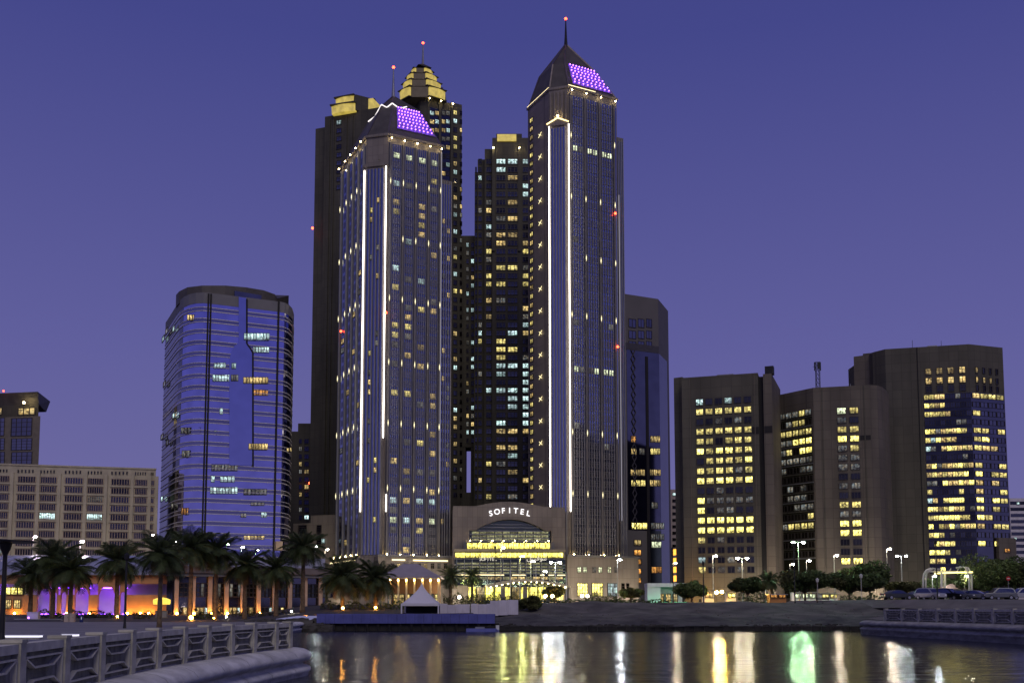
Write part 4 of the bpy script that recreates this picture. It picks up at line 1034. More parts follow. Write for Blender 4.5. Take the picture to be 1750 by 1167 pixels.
for r, dn in enumerate(dens):
    yc = 631.6 + r * 14.85 if r > 2 else (631.6, 648, 662)[r]
    _, zc = fO.hit(1645, yc)
    if r < 3:
        for x0, x1 in ((1581, 1592), (1600, 1611), (1619, 1630), (1639, 1650)): 
            u0, _ = fO.hit(x0, 640); u1, _ = fO.hit(x1, 640); window(root, fO, (u0 + u1) / 2, zc - 1.2, u1 - u0, 2.3, ('w' if rng.random() < dn else 'd'), nx=2, ny=2, t=.07)
        for x in (1669, 1681, 1692, 1703):
            u0, _ = fOr.hit(x, 640); window(root, fOr, u0, zc - 1.2, 1.1, 2.2, ('w' if rng.random() < dn * .8 else 'd'), nx=1, ny=1, t=.1)
        continue
    nn = 9; ln = max(0, round(dn * 7.5 + rng.uniform(-1.2, .6))); st = rng.randint(0, max(0, nn - ln)); mask = [st <= k < st + ln and rng.random() < .93 for k in range(nn)]; mask[0] = mask[0] or rng.random() < dn; mask[1] = mask[1] or (mask[0] and rng.random() < .6)
    for k in range(nn):
        u0, u1 = lerp(uo0, uo1, k / nn), lerp(uo0, uo1, (k + 1) / nn)
        lit = mask[k]
        if r >= 20 and k > 4: lit = lit and r == 20 and rng.random() < .2
        code = pick((('y', .5), ('Y', .3), ('w', .25), ('c', .12 if k < 2 else 0)), rng) if lit else ('m' if rng.random() < .12 else 'k')
        window(root, fO, (u0 + u1) / 2, zc - .85, (u1 - u0) * .97, 1.7, code, nx=2, ny=1, out=.06, t=.04)
    for k in range(4):
        if r > 20: continue
        u0, u1 = lerp(.3, fOr.len - .5, k / 4), lerp(.3, fOr.len - .5, (k + 1) / 4)
        lit = rng.random() < dn * (.45 if k == 1 else .8)
        window(root, fOr, (u0 + u1) / 2, zc - .85, (u1 - u0) * .95, 1.7, pick((('y', .6), ('w', .4), ('Y', .2)), rng) if lit else 'b', nx=2, ny=1, out=.06, t=.04)
slabp(root, 'annex', fOr, fOr.hit(1702, 930)[0], fOr.len + 1.0, 3.5, zat(919, 333), -3, 1.2, ST_OFF2)
fOa = Face(fOr.P(0, 0, 1.2), fOr.P(fOr.len, 0, 1.2)); wpix(root, fOa, 1716, 1726, 937, 944, 'o', nx=2, ny=1)

def baseflood(root, p, s=1.0, col='w'):
    fixture(root, p, .3, emit('base flood %s%d' % (col, s * 10), {'w': (1.0, .85, .62), 'a': (1.0, .5, .12)}[col], 150 * s), 'floodlight')
# ---------------------------------------------------------------- block right of the tall tower
YK = 420.0
p0, p1, p2 = pt(1068, 700, YK), pt(1127, 700, YK * 1.0175), pt(1144, 700, YK * 1.06)
root = thing('glass_office_tower', 'grey stone and blue glass tower half hidden behind the tallest tower', 'office tower', (*p1.xy, 3.5))
zK = zat(502, YK)
mb = MB(); mb.prism([p.xy for p in (p0, p1, p2)] + [(p2.x, 470), (p0.x, 470)], 3.5, zK); part('body', mb, mat('grey office stone', (.125, .115, .115), .7, var=.08, scale=.1), root)
fK, fK2 = Face(p0, p1), Face(p1, p2)
block(root, 'rear_stair', pt(1131, 560, 447), pt(1142, 560, 450), 14, 3.5, zat(528, 447), ST_OFF)
zg = fK.hit(1100, 601)[1]; zg2 = fK.hit(1100, 906)[1]
slabp(root, 'lattice_band', fK, .5, fK.len, zg, zg + 3.0, 0, .25, mat('dark lattice', (.06, .055, .07), .6)); slabp(root, 'curtain_wall', fK, 1, fK.len, zg2, zg, 0, .1, G_BLUE2)
slabp(root, 'curtain_wall', fK, fK.hit(1111, 900)[0], fK.len, 8, zg2 - .02, 0, .1, G_GREEN); slabp(root, 'curtain_wall', fK2, 0, fK2.len - 4, 8, zg, 0, .1, G_DARK)
slabp(root, 'recess_strip', fK, fK.hit(1104, 750)[0], fK.hit(1108.5, 750)[0], 8, zg - 2, 0, .3, SLOT)
for k in range(20):
    z0 = zg2 + (zg - zg2) * k / 20; u = fK.hit(1083, 750)[0]
    mb = MB(); mb.bar(fK.P(u - 1, z0, .3), fK.P(u + 1, z0 + (zg - zg2) / 20, .3), .3); mb.bar(fK.P(u + 1, z0, .3), fK.P(u - 1, z0 + (zg - zg2) / 20, .3), .3); part('lattice_brace', mb, MATS['dark lattice'], root)
for y0, y1 in ((545, 560), (565, 579), (583, 597)):
    for x0, x1 in ((1074, 1087), (1090, 1101), (1104, 1114)): wpix(root, fK, x0, x1, y0, y1, 'b', nx=2, ny=1, t=.06)
for y0, x0, x1, n_, cd in ((745, 1078, 1087, 1, 'o'), (745, 1111, 1128, 3, 'w'), (766, 1078, 1088, 1, 'w'), (766, 1111, 1128, 3, 'y'), (766, 1092, 1102, 1, 'm'), (802, 1077, 1102, 3, 'w'), (802, 1110, 1129, 3, 'w'), (820, 1078, 1103, 3, 'y'), (820, 1110, 1129, 3, 'w'), (893, 1079, 1106, 3, 'Y'), (858, 1113, 1124, 2, 'm'), (893, 1112, 1135, 3, 'm'), (912, 1112, 1135, 3, 'm'), (925, 1113, 1130, 3, 'g'), (968, 1113, 1131, 2, 'o')):
    for k in range(n_): wpix(root, fK, lerp(x0, x1, k / n_), lerp(x0, x1, (k + 1) / n_) - .4, y0, y0 + 11, cd, nx=2, ny=1, out=.12, t=.05)
for i, y in enumerate((922, 939, 955, 971, 987)): wpix(root, fK, 1083, 1096, y, y + 10, 'w' if i == 0 else 'o', nx=2, ny=1, t=.08)

root = thing('office_block', 'far pale slab seen in the gap left of the six-column office block', 'office building', (pt(1150, 900, 560).x, 565, 3.5))
fL_ = block(root, 'wall', pt(1141, 900, 560), pt(1160, 900, 560), 15, 3.5, zat(836, 560), mat('far pale wall', (.36, .30, .27), .8))
for k in range(11): wpix(root, fL_, 1149, 1155, 842 + k * 11, 847 + k * 11, 'c' if k == 0 else 'k', nx=2, ny=1)
root = thing('sign', 'tall orange lit vertical sign beside the six-column office block', 'sign', (pt(1154, 960, 330).x, 330, zland(53, 330)))
mb = MB(); c = pt(1149.5, 1000, 330); mb.tube([(c.x, c.y, 3.4), (c.x, c.y, zat(935, 330))], .25, 8); part('post', mb, DARK, root)
fS = Face(pt(1149.8, 960, 330), pt(1160, 960, 326))
for k in range(4): wpix(root, fS, 1150.3, 1159.5, 937 + k * 15, 949 + k * 15, emit('orange sign face', (1.0, .42, .05), 2.2), nx=1, ny=1, name='sign_panel')

root = thing('office_block', 'far white banded block at the right edge of the picture', 'office building', (pt(1745, 900, 520).x, 525, 3.5))
fP = block(root, 'wall', pt(1727, 900, 520), pt(1790, 900, 520), 20, 3.5, zat(851, 520), mat('white band wall', (.60, .56, .60), .7))
for k in range(9): slabp(root, 'window_band', fP, .3, fP.len - .3, zat(862 + k * 10.5, 520), zat(856.5 + k * 10.5, 520), 0, .1, G_DARK)
wpix(root, fP, 1737, 1742, 858, 862, 'c', nx=1, ny=1, out=.12); wpix(root, fP, 1733, 1737, 918, 922, 'c', nx=1, ny=1, out=.12)

# ---------------------------------------------------------------- blue glass office tower
pC = [(279, 356), (285, 349), (298, 334), (303, 329.5), (309, 326), (318, 323.3), (330, 321.6), (343, 321.2), (353, 321.8), (474, 331), (483, 332.2), (490, 334.5), (496, 339), (499, 346), (498, 358)]
P = [v2(pt(x, 700, Yv)) for x, Yv in pC]
cen = Vector((sum(p.x for p in P) / len(P), 347))
root = thing('glass_office_tower', 'blue mirror glass office tower with rounded corners and bright horizontal bands', 'office tower', (cen.x, cen.y, 3.0))
YC = 325.0; zC = zat(524, YC); zC2 = zat(506, YC)
ring = P + [Vector((P[-1].x - 6, 375)), Vector((P[0].x + 6, 378))]
mb = MB(); mb.prism(ring, 2.5, zC, 0); part('body', mb, G_BLUE, root)
mb = MB(); mb.prism([cen + (p - cen) * 1.004 for p in ring], zC, zC2); part('parapet', mb, ST_PALE, root)
def arcs(i0, i1, z0, z1, o0, o1, m, name):
    mb = MB()
    for i in range(i0, i1):
        fc = Face(P[i], P[i + 1]); fc.box(mb, -.02, fc.len + .02, z0, z1, o0, o1)
    return part(name, mb, m, root)
BAND = mat('bright metal band', (.58, .55, .60), .4, .3, var=.05); SPAN = glass('spandrel glass', (.30, .29, .42), .15, .1)
fC = Face(P[8], P[9])
fl = 3.62; nfl = int((zC - 8) / fl)
for k in range(nfl + 1):
    zf = zC - 2.6 - k * fl
    if zf < 5: break
    arcs(0, 14, zf, zf + .24, 0, .22, BAND, 'floor_band'); arcs(0, 14, zf + 1.22, zf + 1.44, 0, .2, BAND, 'floor_band')
    arcs(0, 14, zf + .26, zf + 1.2, 0, .06, SPAN, 'spandrel')
arcs(0, 4, 3, zC, 0, .04, glass('dark reflection glass', (.13, .13, .17), .08, .4), 'dark_reflection_glass')  # darker reflections at the tower's ends are put into the glass tint
arcs(12, 14, 3, zC, 0, .04, MATS['dark reflection glass'], 'dark_reflection_glass')
for px in (349, 353.5): fin(root, fC, max(-1.0, fC.hit(px + 2, 700)[0]), 3, zC2 - .3, .5, .45, SLOT, 'joint')
fin(root, fC, fC.hit(472.5, 700)[0], 3, zC2, .6, .4, SLOT, 'joint')
# smooth feature panel with a shouldered outline
def fpts(lst): return [fC.hit(x, y) for x, y in lst]
outl = [(407.5, 508), (420.5, 510), (421, 588), (427, 595), (431, 603), (431.5, 795), (391.5, 795), (391.5, 617), (394, 603), (400, 592), (407.5, 586)]
o2 = fpts(outl); mb = MB(); o2r = list(reversed(o2))
fr = [fC.P(u, z, .55) for u, z in o2r]; bk = [fC.P(u, z, -.1) for u, z in o2r]
mb.poly(list(reversed(fr))); n = len(fr)
for i in range(n): mb.poly([fr[i], fr[(i + 1) % n], bk[(i + 1) % n], bk[i]])
part('feature_panel', mb, glass('feature glass', (.38, .40, .70), .04, .16), root)
mb = MB(); q = fpts([(421.5, 512), (421.5, 588), (428, 597), (431.8, 604), (432, 797)])
for (a_, b2) in zip(q, q[1:]): mb.bar(fC.P(*a_, .5), fC.P(*b2, .5), .45)
part('panel_edge', mb, SLOT, root)
litC = [(416, 460, 570, 582, 8, 'c'), (432, 460, 593, 603, 6, 'c'), (365, 386, 620, 630, 4, 'c'), (395, 403, 621, 631, 2, 'c'), (363, 393, 640, 652, 6, 'c'), (394, 407, 641, 652, 3, 'm'), (415, 458, 645, 656, 8, 'w'), (432, 458, 666, 676, 5, 'o'), (375, 381, 697, 708, 1, 'c'), (391, 406, 698, 708, 3, 'm'), (424, 457, 758, 769, 6, 'w'), (361, 406, 793, 805, 8, 'm'), (360, 367, 812, 824, 1, 'c'), (376, 401, 813, 824, 4, 'c'), (359, 406, 832, 844, 9, 'c'), (416, 456, 835, 846, 6, 'm'), (428, 452, 858, 864, 4, 'm'), (446, 456, 875, 884, 2, 'c'), (411, 421, 877, 884, 2, 'm'), (416, 452, 915, 922, 6, 'w'), (366, 370, 735, 738, 1, 'c')]
for x0, x1, y0, y1, n_, cd in litC:
    for k in range(n_): wpix(root, fC, lerp(x0, x1, k / n_) + .3, lerp(x0, x1, (k + 1) / n_) - .3, y0, y1, cd, nx=1, ny=1, out=.62 if 391 < x0 < 431 and y1 < 800 else .1, t=.06)
fCc = Face(P[5], P[8])
for x0, x1, y0, y1, n_, cd in ((322, 340, 539, 549, 4, 'w'), (311, 346, 731, 742, 6, 'm'), (313, 341, 770, 782, 4, 'm'), (312, 325, 868, 880, 3, 'o')):
    for k in range(n_): wpix(root, fCc, lerp(x0, x1, k / n_) + .4, lerp(x0, x1, (k + 1) / n_) - .4, y0, y1, cd, nx=1, ny=1, out=.75, t=.06)
fCr = Face(P[9], P[12])
for k in range(3): wpix(root, fCr, 480 + k * 5, 484 + k * 5, 765, 772, 'w', nx=1, ny=1, out=.9)
fCl = Face(P[0], P[3])
for x, y, cd in ((281, 575, 'c'), (287, 562, 'm'), (299, 558, 'c'), (283, 652, 'm'), (279, 742, 'm'), (288, 752, 'm'), (279, 848, 'c'), (297, 860, 'm'), (299, 706, 'c')): wpix(root, fCl, x, x + 4, y, y + 9, cd, nx=1, ny=1, out=.7)
# crown drum
mb = MB(); dr = []
for x, Yv in ((301, 334), (306, 330), (320, 327), (345, 326), (385, 328), (420, 331), (450, 335), (470, 340), (474, 350)): dr.append(v2(pt(x, 500, Yv)))
ringd = dr + [Vector((dr[-1].x, 368)), Vector((dr[0].x + 2, 368))]
tops = {}
for i, p in enumerate(ringd): tops[(round(p.x, 3), round(p.y, 3))] = zat((504, 498, 491, 488, 488, 491, 496, 503, 510, 505, 500)[i], p.y)
mb.prism(ringd, zC2 - 1, 0, z1f=lambda p: tops[(round(p[0], 3), round(p[1], 3))]); part('crown_drum', mb, ROOF, root)
fD = Face(pt(400, 500, 328.5), pt(446, 500, 333.5)); slabp(root, 'crown_glass', fD, 0, fD.len, zC2, zat(500, 330), 0, .6, G_BLUE2)
slabp(root, 'entrance_canopy', fC, fC.hit(474, 930)[0] - 1, fC.len + 2, zat(940, 330), zat(925, 330), 0, 3, mat('lit beige canopy', (.6, .45, .28), .7))

# ---------------------------------------------------------------- narrow block between the towers at the left
YD = 440.0
root = thing('apartment_block', 'narrow dark brown block between blue glass tower and plain brown tower', 'building', (pt(515, 800, YD).x, YD + 8, 3.0))
fD1 = block(root, 'wall', pt(493, 800, YD), pt(540, 800, YD), 18, 3, zat(737, YD), ST_DARK)
fD2 = block(root, 'upper_wall', pt(508, 800, YD - 1), pt(545, 800, YD - 1), 17, 3, zat(724, YD), ST_DARK)
for k in range(11):
    y = 750 + k * 13
    for x0, x1 in ((511, 516), (520, 528)): wpix(root, fD2, x0, x1, y, y + 8, pick((('k', .6), ('w', .2), ('c', .15), ('m', .2))), nx=2, ny=2, out=.05)
fixture(root, pt(529, 825, YD - 3), .5, L_RED, 'beacon')
YD2 = 372.0
root = thing('podium_block', 'low beige podium left of the tower with white light lines', 'building', (pt(540, 950, YD2).x, YD2 + 8, 3.0))
fD3 = block(root, 'wall', pt(500, 950, YD2 + 4), pt(584, 950, YD2 - 4), 16, 3, zat(893, YD2), ST_PINK)
fD4 = block(root, 'upper_wall', pt(530, 950, YD2 + 1.8), pt(584, 950, YD2 - 3.2), 14, 3, zat(880, YD2), ST_PINK)
for x0, x1, y0, y1, cd in ((543, 551, 897, 910, 'k'), (543, 551, 915, 930, 'k'), (551, 557, 920, 929, 'c'), (512, 526, 897, 912, 'k')): wpix(root, fD3, x0, x1, y0, y1, cd, nx=1, ny=4, out=.6)

# ---------------------------------------------------------------- beige slab block and brown tower at far left
YB = 330.0
a, b_ = pt(-60, 870, YB - 6), pt(264.5, 870, YB + 8)
root = thing('slab_block', 'long beige slab block with rows of narrow windows at the left', 'building', (*((a + b_) / 2).xy, 2.5))
zB = zat(797, YB)
fB = block(root, 'wall', a, b_, 16, 2.5, zB, ST_BEIGE, True)
bays = [(-52, -22), (-12, 15), (29, 60), (68, 96), (110, 141), (149, 176), (189, 221), (230, 251), (257.5, 263)]
for bi, (x0, x1) in enumerate(bays):
    n_ = 7 if x1 - x0 > 20 else 2
    for r in range(9):
        _, zc = fB.hit(140, 821.5 + r * 15.3)
        u0, u1 = fB.hit(x0, 850)[0], fB.hit(x1, 850)[0]
        cd = 'k'
        if r == 4 and bi in (3, 5): cd = 'c'
        elif RN.random() < .05: cd = 'm'
        window(root, fB, (u0 + u1) / 2, zc - 1.05, u1 - u0, 2.0, cd, nx=n_, ny=1, frame=mat('beige mullion', (.40, .30, .21), .8), t=.035 if n_ > 2 else .1)
        slabp(root, 'balcony_band', fB, u0 - .3, u1 + .3, zc - 1.75, zc - 1.2, 0, .45, ST_BEIGE)
    um = (u1 + .8); fin(root, fB, um, 2.5, zB - 2.2, 1.0, .6, ST_BEIGE, 'pier')
    for k in range(5): wpix(root, fB, lerp(x0, x1, (k + .2) / 5), lerp(x0, x1, (k + .6) / 5), 802 + (x0 * .02), 807 + x0 * .02, 'k', nx=1, ny=1, name='vent', t=.15)
slabp(root, 'parapet', fB, -.2, fB.len + .1, zB, zB + .5, -.5, .3, ST_BEIGE)

YA = 480.0
root = thing('office_tower', 'brown tower with flared roof canopy and lit penthouse, cut by the left picture edge', 'office tower', (pt(20, 750, YA).x, YA + 10, 2.5))
fA = block(root, 'body', pt(-60, 750, YA + 5), pt(67.5, 750, YA - 2), 24, 2.5, zat(712, YA), mat('tan tower stone', (.17, .145, .115), .7), True)
fA2 = block(root, 'penthouse', pt(-60, 700, YA + 8), pt(66, 700, YA + 1), 18, zat(712.5, YA), zat(690, YA), ST_DARK, True)
mb = MB(); z0, z1 = zat(690, YA), zat(670, YA)
bx = -8.5; lo = [fA2.P(-2, z0, 0), fA2.P(fA2.len, z0, 0), fA2.P(fA2.len + bx, z0, -18), fA2.P(-2, z0, -18)]; hi = [fA2.P(-2, z1, 2), fA2.P(fA2.len + .6, z1, 2), fA2.P(fA2.len + .6 + bx, z1, -20), fA2.P(-2, z1, -20)]
mb.box8(lo + hi); part('roof_canopy', mb, ROOF, root)
for x0, x1 in ((-20, 8), (19, 55)):
    for y0, y1 in ((714, 745), (749, 769), (772, 800)): wpix(root, fA, x0, x1, y0, y1, 'b', nx=4, ny=4, t=.03)
wpix(root, fA2, 30, 61, 697, 709, 'w', nx=3, ny=1); wpix(root, fA2, -10, 4, 697, 709, 'w', nx=3, ny=1); fixture(root, pt(41, 688, YA - 2), .5, L_FLOOD, 'floodlight'); fixture(root, pt(6, 668, YA), .4, L_RED, 'beacon')

# ================================================================== WATERFRONT BUILDINGS, LEFT
STUCCO = mat('terracotta stucco', (0.46, 0.25, 0.12), 0.85, var=.12, scale=.5); WHITEW = mat('white plaster', (0.66, 0.63, 0.64), .8, var=.06)
L_VIO = emit('violet floor light', (0.22, 0.045, 1.0), 26.0); L_AMB = emit('amber uplight', (1.0, .42, .06), 190.0)
YS = 188.0
fS1 = Face(pt(-40, 1030, YS), pt(284, 1030, YS)); gz = 1.3
root = thing('restaurant', 'low terracotta restaurant with violet lit arches behind the palms', 'building', (*fS1.P(fS1.len / 2, 0).xy, gz))
US = lambda px: fS1.hit(px, 1030)[0]
ZS = lambda py: zat(py, YS)
arches = [(-28, -8), (63, 84), (89, 97), (103, 113), (127, 151), (167, 196), (204, 214)]
cur = 0.0; ztop, zsp = ZS(982), ZS(1016)
for x0, x1 in arches + [(284, 284)]:
    u0 = US(x0); slabp(root, 'wall', fS1, cur, u0, gz, zsp, -.6, 0, STUCCO); cur = US(x1)
    if x0 == 284: break
    L_ = cur - u0; mb = MB()
    for k in range(8):
        a_, b_ = u0 + L_ * k / 8, u0 + L_ * (k + 1) / 8; ha, hb = [zsp + min(1.6, L_ * .5) * math.sqrt(max(0, 1 - (2 * t / 8 - 1) ** 2)) for t in (k, k + 1)]
        mb.box8([fS1.P(a_, ha, 0), fS1.P(b_, hb, 0), fS1.P(b_, hb, -.6), fS1.P(a_, ha, -.6), fS1.P(a_, zsp + 2.0, 0), fS1.P(b_, zsp + 2.0, 0), fS1.P(b_, zsp + 2.0, -.6), fS1.P(a_, zsp + 2.0, -.6)])
    part('arch_head', mb, STUCCO, root)
    slabp(root, 'floor_light', fS1, u0 + .15, cur - .15, gz + .35, gz + .5, -1.3, -1.1, L_VIO)
    slabp(root, 'floor_light', fS1, u0 + .15, cur - .15, zsp + 1.2, zsp + 1.35, -1.3, -1.1, L_VIO)
slabp(root, 'upper_wall', fS1, 0, fS1.len, zsp + 2.0, ztop, -.6, 0, STUCCO); slabp(root, 'back_wall', fS1, 0, fS1.len, gz, zsp + 2.6, -3.4, -3.0, WHITEW)
mb = MB(); n = 16
RFM = mat('pale blue roof sheet', (0.42, 0.43, 0.50), .35, .4, var=.08)
for k in range(n):
    u0, u1 = fS1.len * k / n, fS1.len * (k + 1) / n
    prof = [(.8, ztop), (.8, ztop + .5), (-3, ztop + 2.6), (-9, ztop + 4.0), (-16, ztop + 4.2)]
    for (o0, z0), (o1, z1) in zip(prof, prof[1:]): mb.poly([fS1.P(u0, z0, o0), fS1.P(u1, z0, o0), fS1.P(u1, z1, o1), fS1.P(u0, z1, o1)])
rf = part('roof', mb, RFM, root)
for k in range(n + 1):
    u = fS1.len * k / n; mb = MB()
    for (o0, z0), (o1, z1) in zip(prof[1:], prof[2:]): mb.bar(fS1.P(u, z0 + .05, o0), fS1.P(u, z1 + .05, o1), .14)
    part('seam', mb, METAL, rf)
for x0, x1, y0, y1, cd in ((8, 42, 1003, 1016, 'Y'), (10, 20, 1024, 1040, 'w'), (24, 36, 1024, 1040, 'w')): wpix(root, fS1, x0, x1, y0, y1, cd, nx=3, ny=2, out=.05)
for x in (30, 118, 157, 222, 244, 258): fixture(root, fS1.P(US(x), gz + .6, 1.0), .19, L_AMB, 'uplight')

YV = 182.0
fV = Face(pt(286, 1030, YV), pt(560, 1030, YV + 14))
root = thing('glass_pavilion', 'long glazed pavilion with amber lit columns behind the palms', 'building', (*fV.P(fV.len / 2, 0).xy, 1.4))
zt = zat(978, YV); gz = 1.4
slabp(root, 'glass_wall', fV, 0, fV.len, gz, zt, -1.2, -.9, glass('pavilion glass', (.20, .19, .24), .1, .3)); slabp(root, 'roof_beam', fV, -.5, fV.len + .5, zt, zt + 1.2, -8, 1.2, mat('pavilion beam', (.16, .13, .13), .7)); slabp(root, 'roof', fV, 0, fV.len, zt + 1.2, zt + 3.2, -20, -2, RFM)
slabp(root, 'cornice', fV, -.2, fV.len + .2, zt - .6, zt - .02, -.9, .8, ST_PALE)
for k in range(10):
    u = fV.len * (k + .4) / 10; slabp(root, 'column', fV, u, u + .7, gz, zt - .6, -.6, .1, mat('column stucco', (.52, .36, .26), .8)); fixture(root, fV.P(u + .35, gz + .5, .9), .19, L_AMB, 'uplight')
    for j in range(3):
        window(root, fV, u + 1.3 + j * .75, gz + 3.4, .6, 2.6, pick((('m', .5), ('k', .6), ('d', .4))), nx=1, ny=3, out=-.85)
        window(root, fV, u + 1.3 + j * .75, gz + .3, .65, 1.3, pick((('w', .5), ('c', .3), ('k', .4))), nx=1, ny=2, out=-.85)
root = thing('kiosk', 'small round kiosk with glowing yellow canopy beside the pavilion', 'kiosk', (pt(276, 1045, 160).x, 160, 1.35))
c = root.location
mb = MB(); mb.lathe((c.x, c.y, 1.3), [(.9, 0), (.9, 1.1), (1.0, 1.15), (.12, 1.16), (.12, 2.3)], 14); part('counter', mb, mat('kiosk panel', (.3, .28, .26), .5), root)
mb = MB(); mb.lathe((c.x, c.y, 3.5), [(1.2, -.1), (1.3, .1), (1.3, .65), (.7, .9), (.1, 1.0)], 16); part('canopy', mb, emit('yellow canopy', (1.0, .72, .10), 1.3), root)

# restaurant canopy left of the arched entrance
YR = 196.0; cR = pt(708, 1000, YR)
root = thing('restaurant_pavilion', 'open pavilion with grey hipped roof and glowing columns behind the marquee', 'pavilion', (cR.x, YR, 2.7))
zE, zA2 = zat(986, YR), zat(963, YR); x0, x1 = pt(655, 986, YR).x, pt(756, 986, YR).x
mb = MB(); e = [(x0, YR - 5, zE), (x1, YR - 5, zE), (x1, YR + 6, zE), (x0, YR + 6, zE)]; r0, r1 = (cR.x - 2.2, YR, zA2), (cR.x + .6, YR, zA2)
mb.poly([e[0], e[1], r1, r0]); mb.poly([e[1], e[2], r1]); mb.poly([e[2], e[3], r0, r1]); mb.poly([e[3], e[0], r0]); mb.box(x0, x1, YR - 5.02, YR + 6, zE - .3, zE - .01)
part('roof', mb, mat('canopy fabric grey', (.30, .27, .30), .8, var=.08), root)
for k in range(8):
    x = lerp(x0 + .4, x1 - .4, k / 7); mb = MB(); mb.box(x - .16, x + .16, YR - 4.6, YR - 4.3, 2.5, zE - .3); part('column', mb, mat('lit column', (.7, .55, .3), .7), root); fixture(root, (x, YR - 5.0, zE - .7), .12, emit('column light', (1, .68, .22), 90), 'downlight')
mb = MB(); mb.box(x0 + .5, x1 - .5, YR + 2, YR + 2.3, 2.5, zE - .3); part('back_wall', mb, STUCCO, root)
fR = Face((x0 + .5, YR + 2), (x1 - .5, YR + 2))
for k in range(9): window(root, fR, (k + .5) * fR.len / 9, 3.2, fR.len / 11, 2.4, pick((('w', 1), ('y', .6), ('m', .5))), nx=2, ny=2)

# ------------------------------------------------------------------ jetty, hoardings, marquee, boat
YJ = 128.0; xj0, xj1 = pt(541, 1055, YJ).x, pt(846, 1055, YJ).x
root = thing('jetty', 'dark piled jetty edge below the blue hoarding', 'jetty', ((xj0 + xj1) / 2, YJ, 0))
mb = MB(); mb.box(xj0 - 1, xj1 + .5, YJ + .5, YJ + 4, -.6, .95); part('deck', mb, WETW, root)
for k in range(16):
    x = lerp(xj0, xj1, (k + .5) / 16); mb = MB(); mb.tube([(x, YJ + .3, -.6), (x, YJ + .3, .9)], .17, 8); part('pile', mb, WETW, root)
BLUEH = mat('blue hoarding sheet', (0.095, 0.105, 0.34), .5, var=.15, scale=.8)
root = thing('hoarding', 'long low blue hoarding along the waterfront below the marquee', 'fence', ((xj0 + xj1) / 2, YJ, .9))
for k in range(20):
    a_, b_ = lerp(xj0, xj1, k / 20), lerp(xj0, xj1, (k + 1) / 20); mb = MB(); d = RN.uniform(-.03, .03)
    mb.box(a_ + .015, b_ - .015, YJ + d, YJ + .06 + d, .93, 2.12 + RN.uniform(-.02, .02))
    for j in range(3): xx = lerp(a_, b_, (j + .5) / 3); mb.box(xx - .04, xx + .04, YJ - .05 + d, YJ - .001 + d, .95, 2.08)
    part('panel', mb, BLUEH, root)
mb = MB(); mb.box(xj0, xj1, YJ + .08, YJ + 3, .9, 2.08); part('infill', mb, WETW, root)
WHH = mat('white hoarding sheet', (0.60, 0.57, 0.64), .6, var=.1, scale=.7)
root = thing('hoarding', 'white corrugated site hoarding right of the marquee', 'fence', (pt(818, 1050, 138).x, 138, 2.1))
wh = [(752, 1031, 1051, 136), (765, 1033, 1051, 136.4), (778, 1032, 1051, 137), (791, 1032, 1051, 137.5), (803, 1032, 1051, 138), (805, 1031, 1051, 138.6), (818, 1032, 1050, 139), (832, 1031, 1050, 139.6), (838, 1026, 1048, 140), (852, 1025, 1047, 141), (868, 1024.5, 1046, 142), (886, 1024, 1045, 143)]
for (xa, ya, yb, Ya), (xb, _, _, Yb) in zip(wh, wh[1:]):
    if xb - xa < 4: continue
    fc = Face(pt(xa, 1040, Ya), pt(xb - .4, 1040, Yb)); mb = MB(); z0, z1 = zat(yb, Ya) - .3, zat(ya, Ya); fc.box(mb, 0, fc.len, z0, z1, -.05, 0)
    for j in range(5): u = fc.len * (j + .5) / 5; fc.box(mb, u - .05, u + .05, z0, z1 - .02, .001, .05)
    part('panel', mb, WHH, root)
mb = MB(); fc = Face(pt(752, 1040, 137), pt(886, 1040, 144)); fc.box(mb, 0, fc.len, 1.0, 2.35, -.5, -.2); part('footing', mb, SAND, root)

YT = 135.0; cT = pt(720.5, 1040, YT + 2.4); TENT = mat('marquee canvas', (0.62, 0.60, 0.66), .85, var=.05, scale=.8)
root = thing('marquee', 'pointed white marquee tent standing behind the blue hoarding', 'tent', (cT.x, cT.y, 2.05))
hw = 2.42; zE, zA2 = zat(1031, YT), zat(994, YT + 2); mb = MB(); n = 8; m_ = 6
rows = []
for i in range(m_ + 1):
    t = i / m_; s = (1 - t) ** 1.55 * .97 + .03 * (1 - t); z = zE + (zA2 - zE) * t; row = []
    for sd in range(4):
        for k in range(n):
            q = -1 + 2 * k / n; x, y = ((q, -1), (1, q), (-q, 1), (-1, -q))[sd]; row.append((cT.x + x * hw * max(s, .012), cT.y + y * hw * max(s, .012), z - .12 * (1 - abs(q) ** 2) * (1 - t)))
    rows.append(row)
mb.v = [p for r in rows for p in r]; K = 4 * n
for i in range(m_):
    for k in range(K): mb.f.append((i * K + k, i * K + (k + 1) % K, (i + 1) * K + (k + 1) % K, (i + 1) * K + k)); mb.m.append(0)
part('roof', mb, TENT, root, True)
mb = MB()
for sx, sy in ((-1, -1), (1, -1), (1, 1), (-1, 1)):
    mb2 = MB(); mb2.box(cT.x + sx * hw - .09, cT.x + sx * hw + .09, cT.y + sy * hw - .09, cT.y + sy * hw + .09, 1.95, zE); part('leg', mb2, TENT, root)
for a_, b_ in (((-1, -1), (1, -1)), ((1, -1), (1, 1)), ((-1, -1), (-1, 1))):
    mb.bar((cT.x + a_[0] * hw, cT.y + a_[1] * hw, zE - .12), (cT.x + b_[0] * hw, cT.y + b_[1] * hw, zE - .12), .05, .34)
part('valance', mb, TENT, root)
mb = MB(); mb.box(cT.x - hw, cT.x + hw, cT.y + hw - .05, cT.y + hw, 1.95, zE - .3); part('back_curtain', mb, mat('dark curtain', (.05, .05, .05), .9), root)
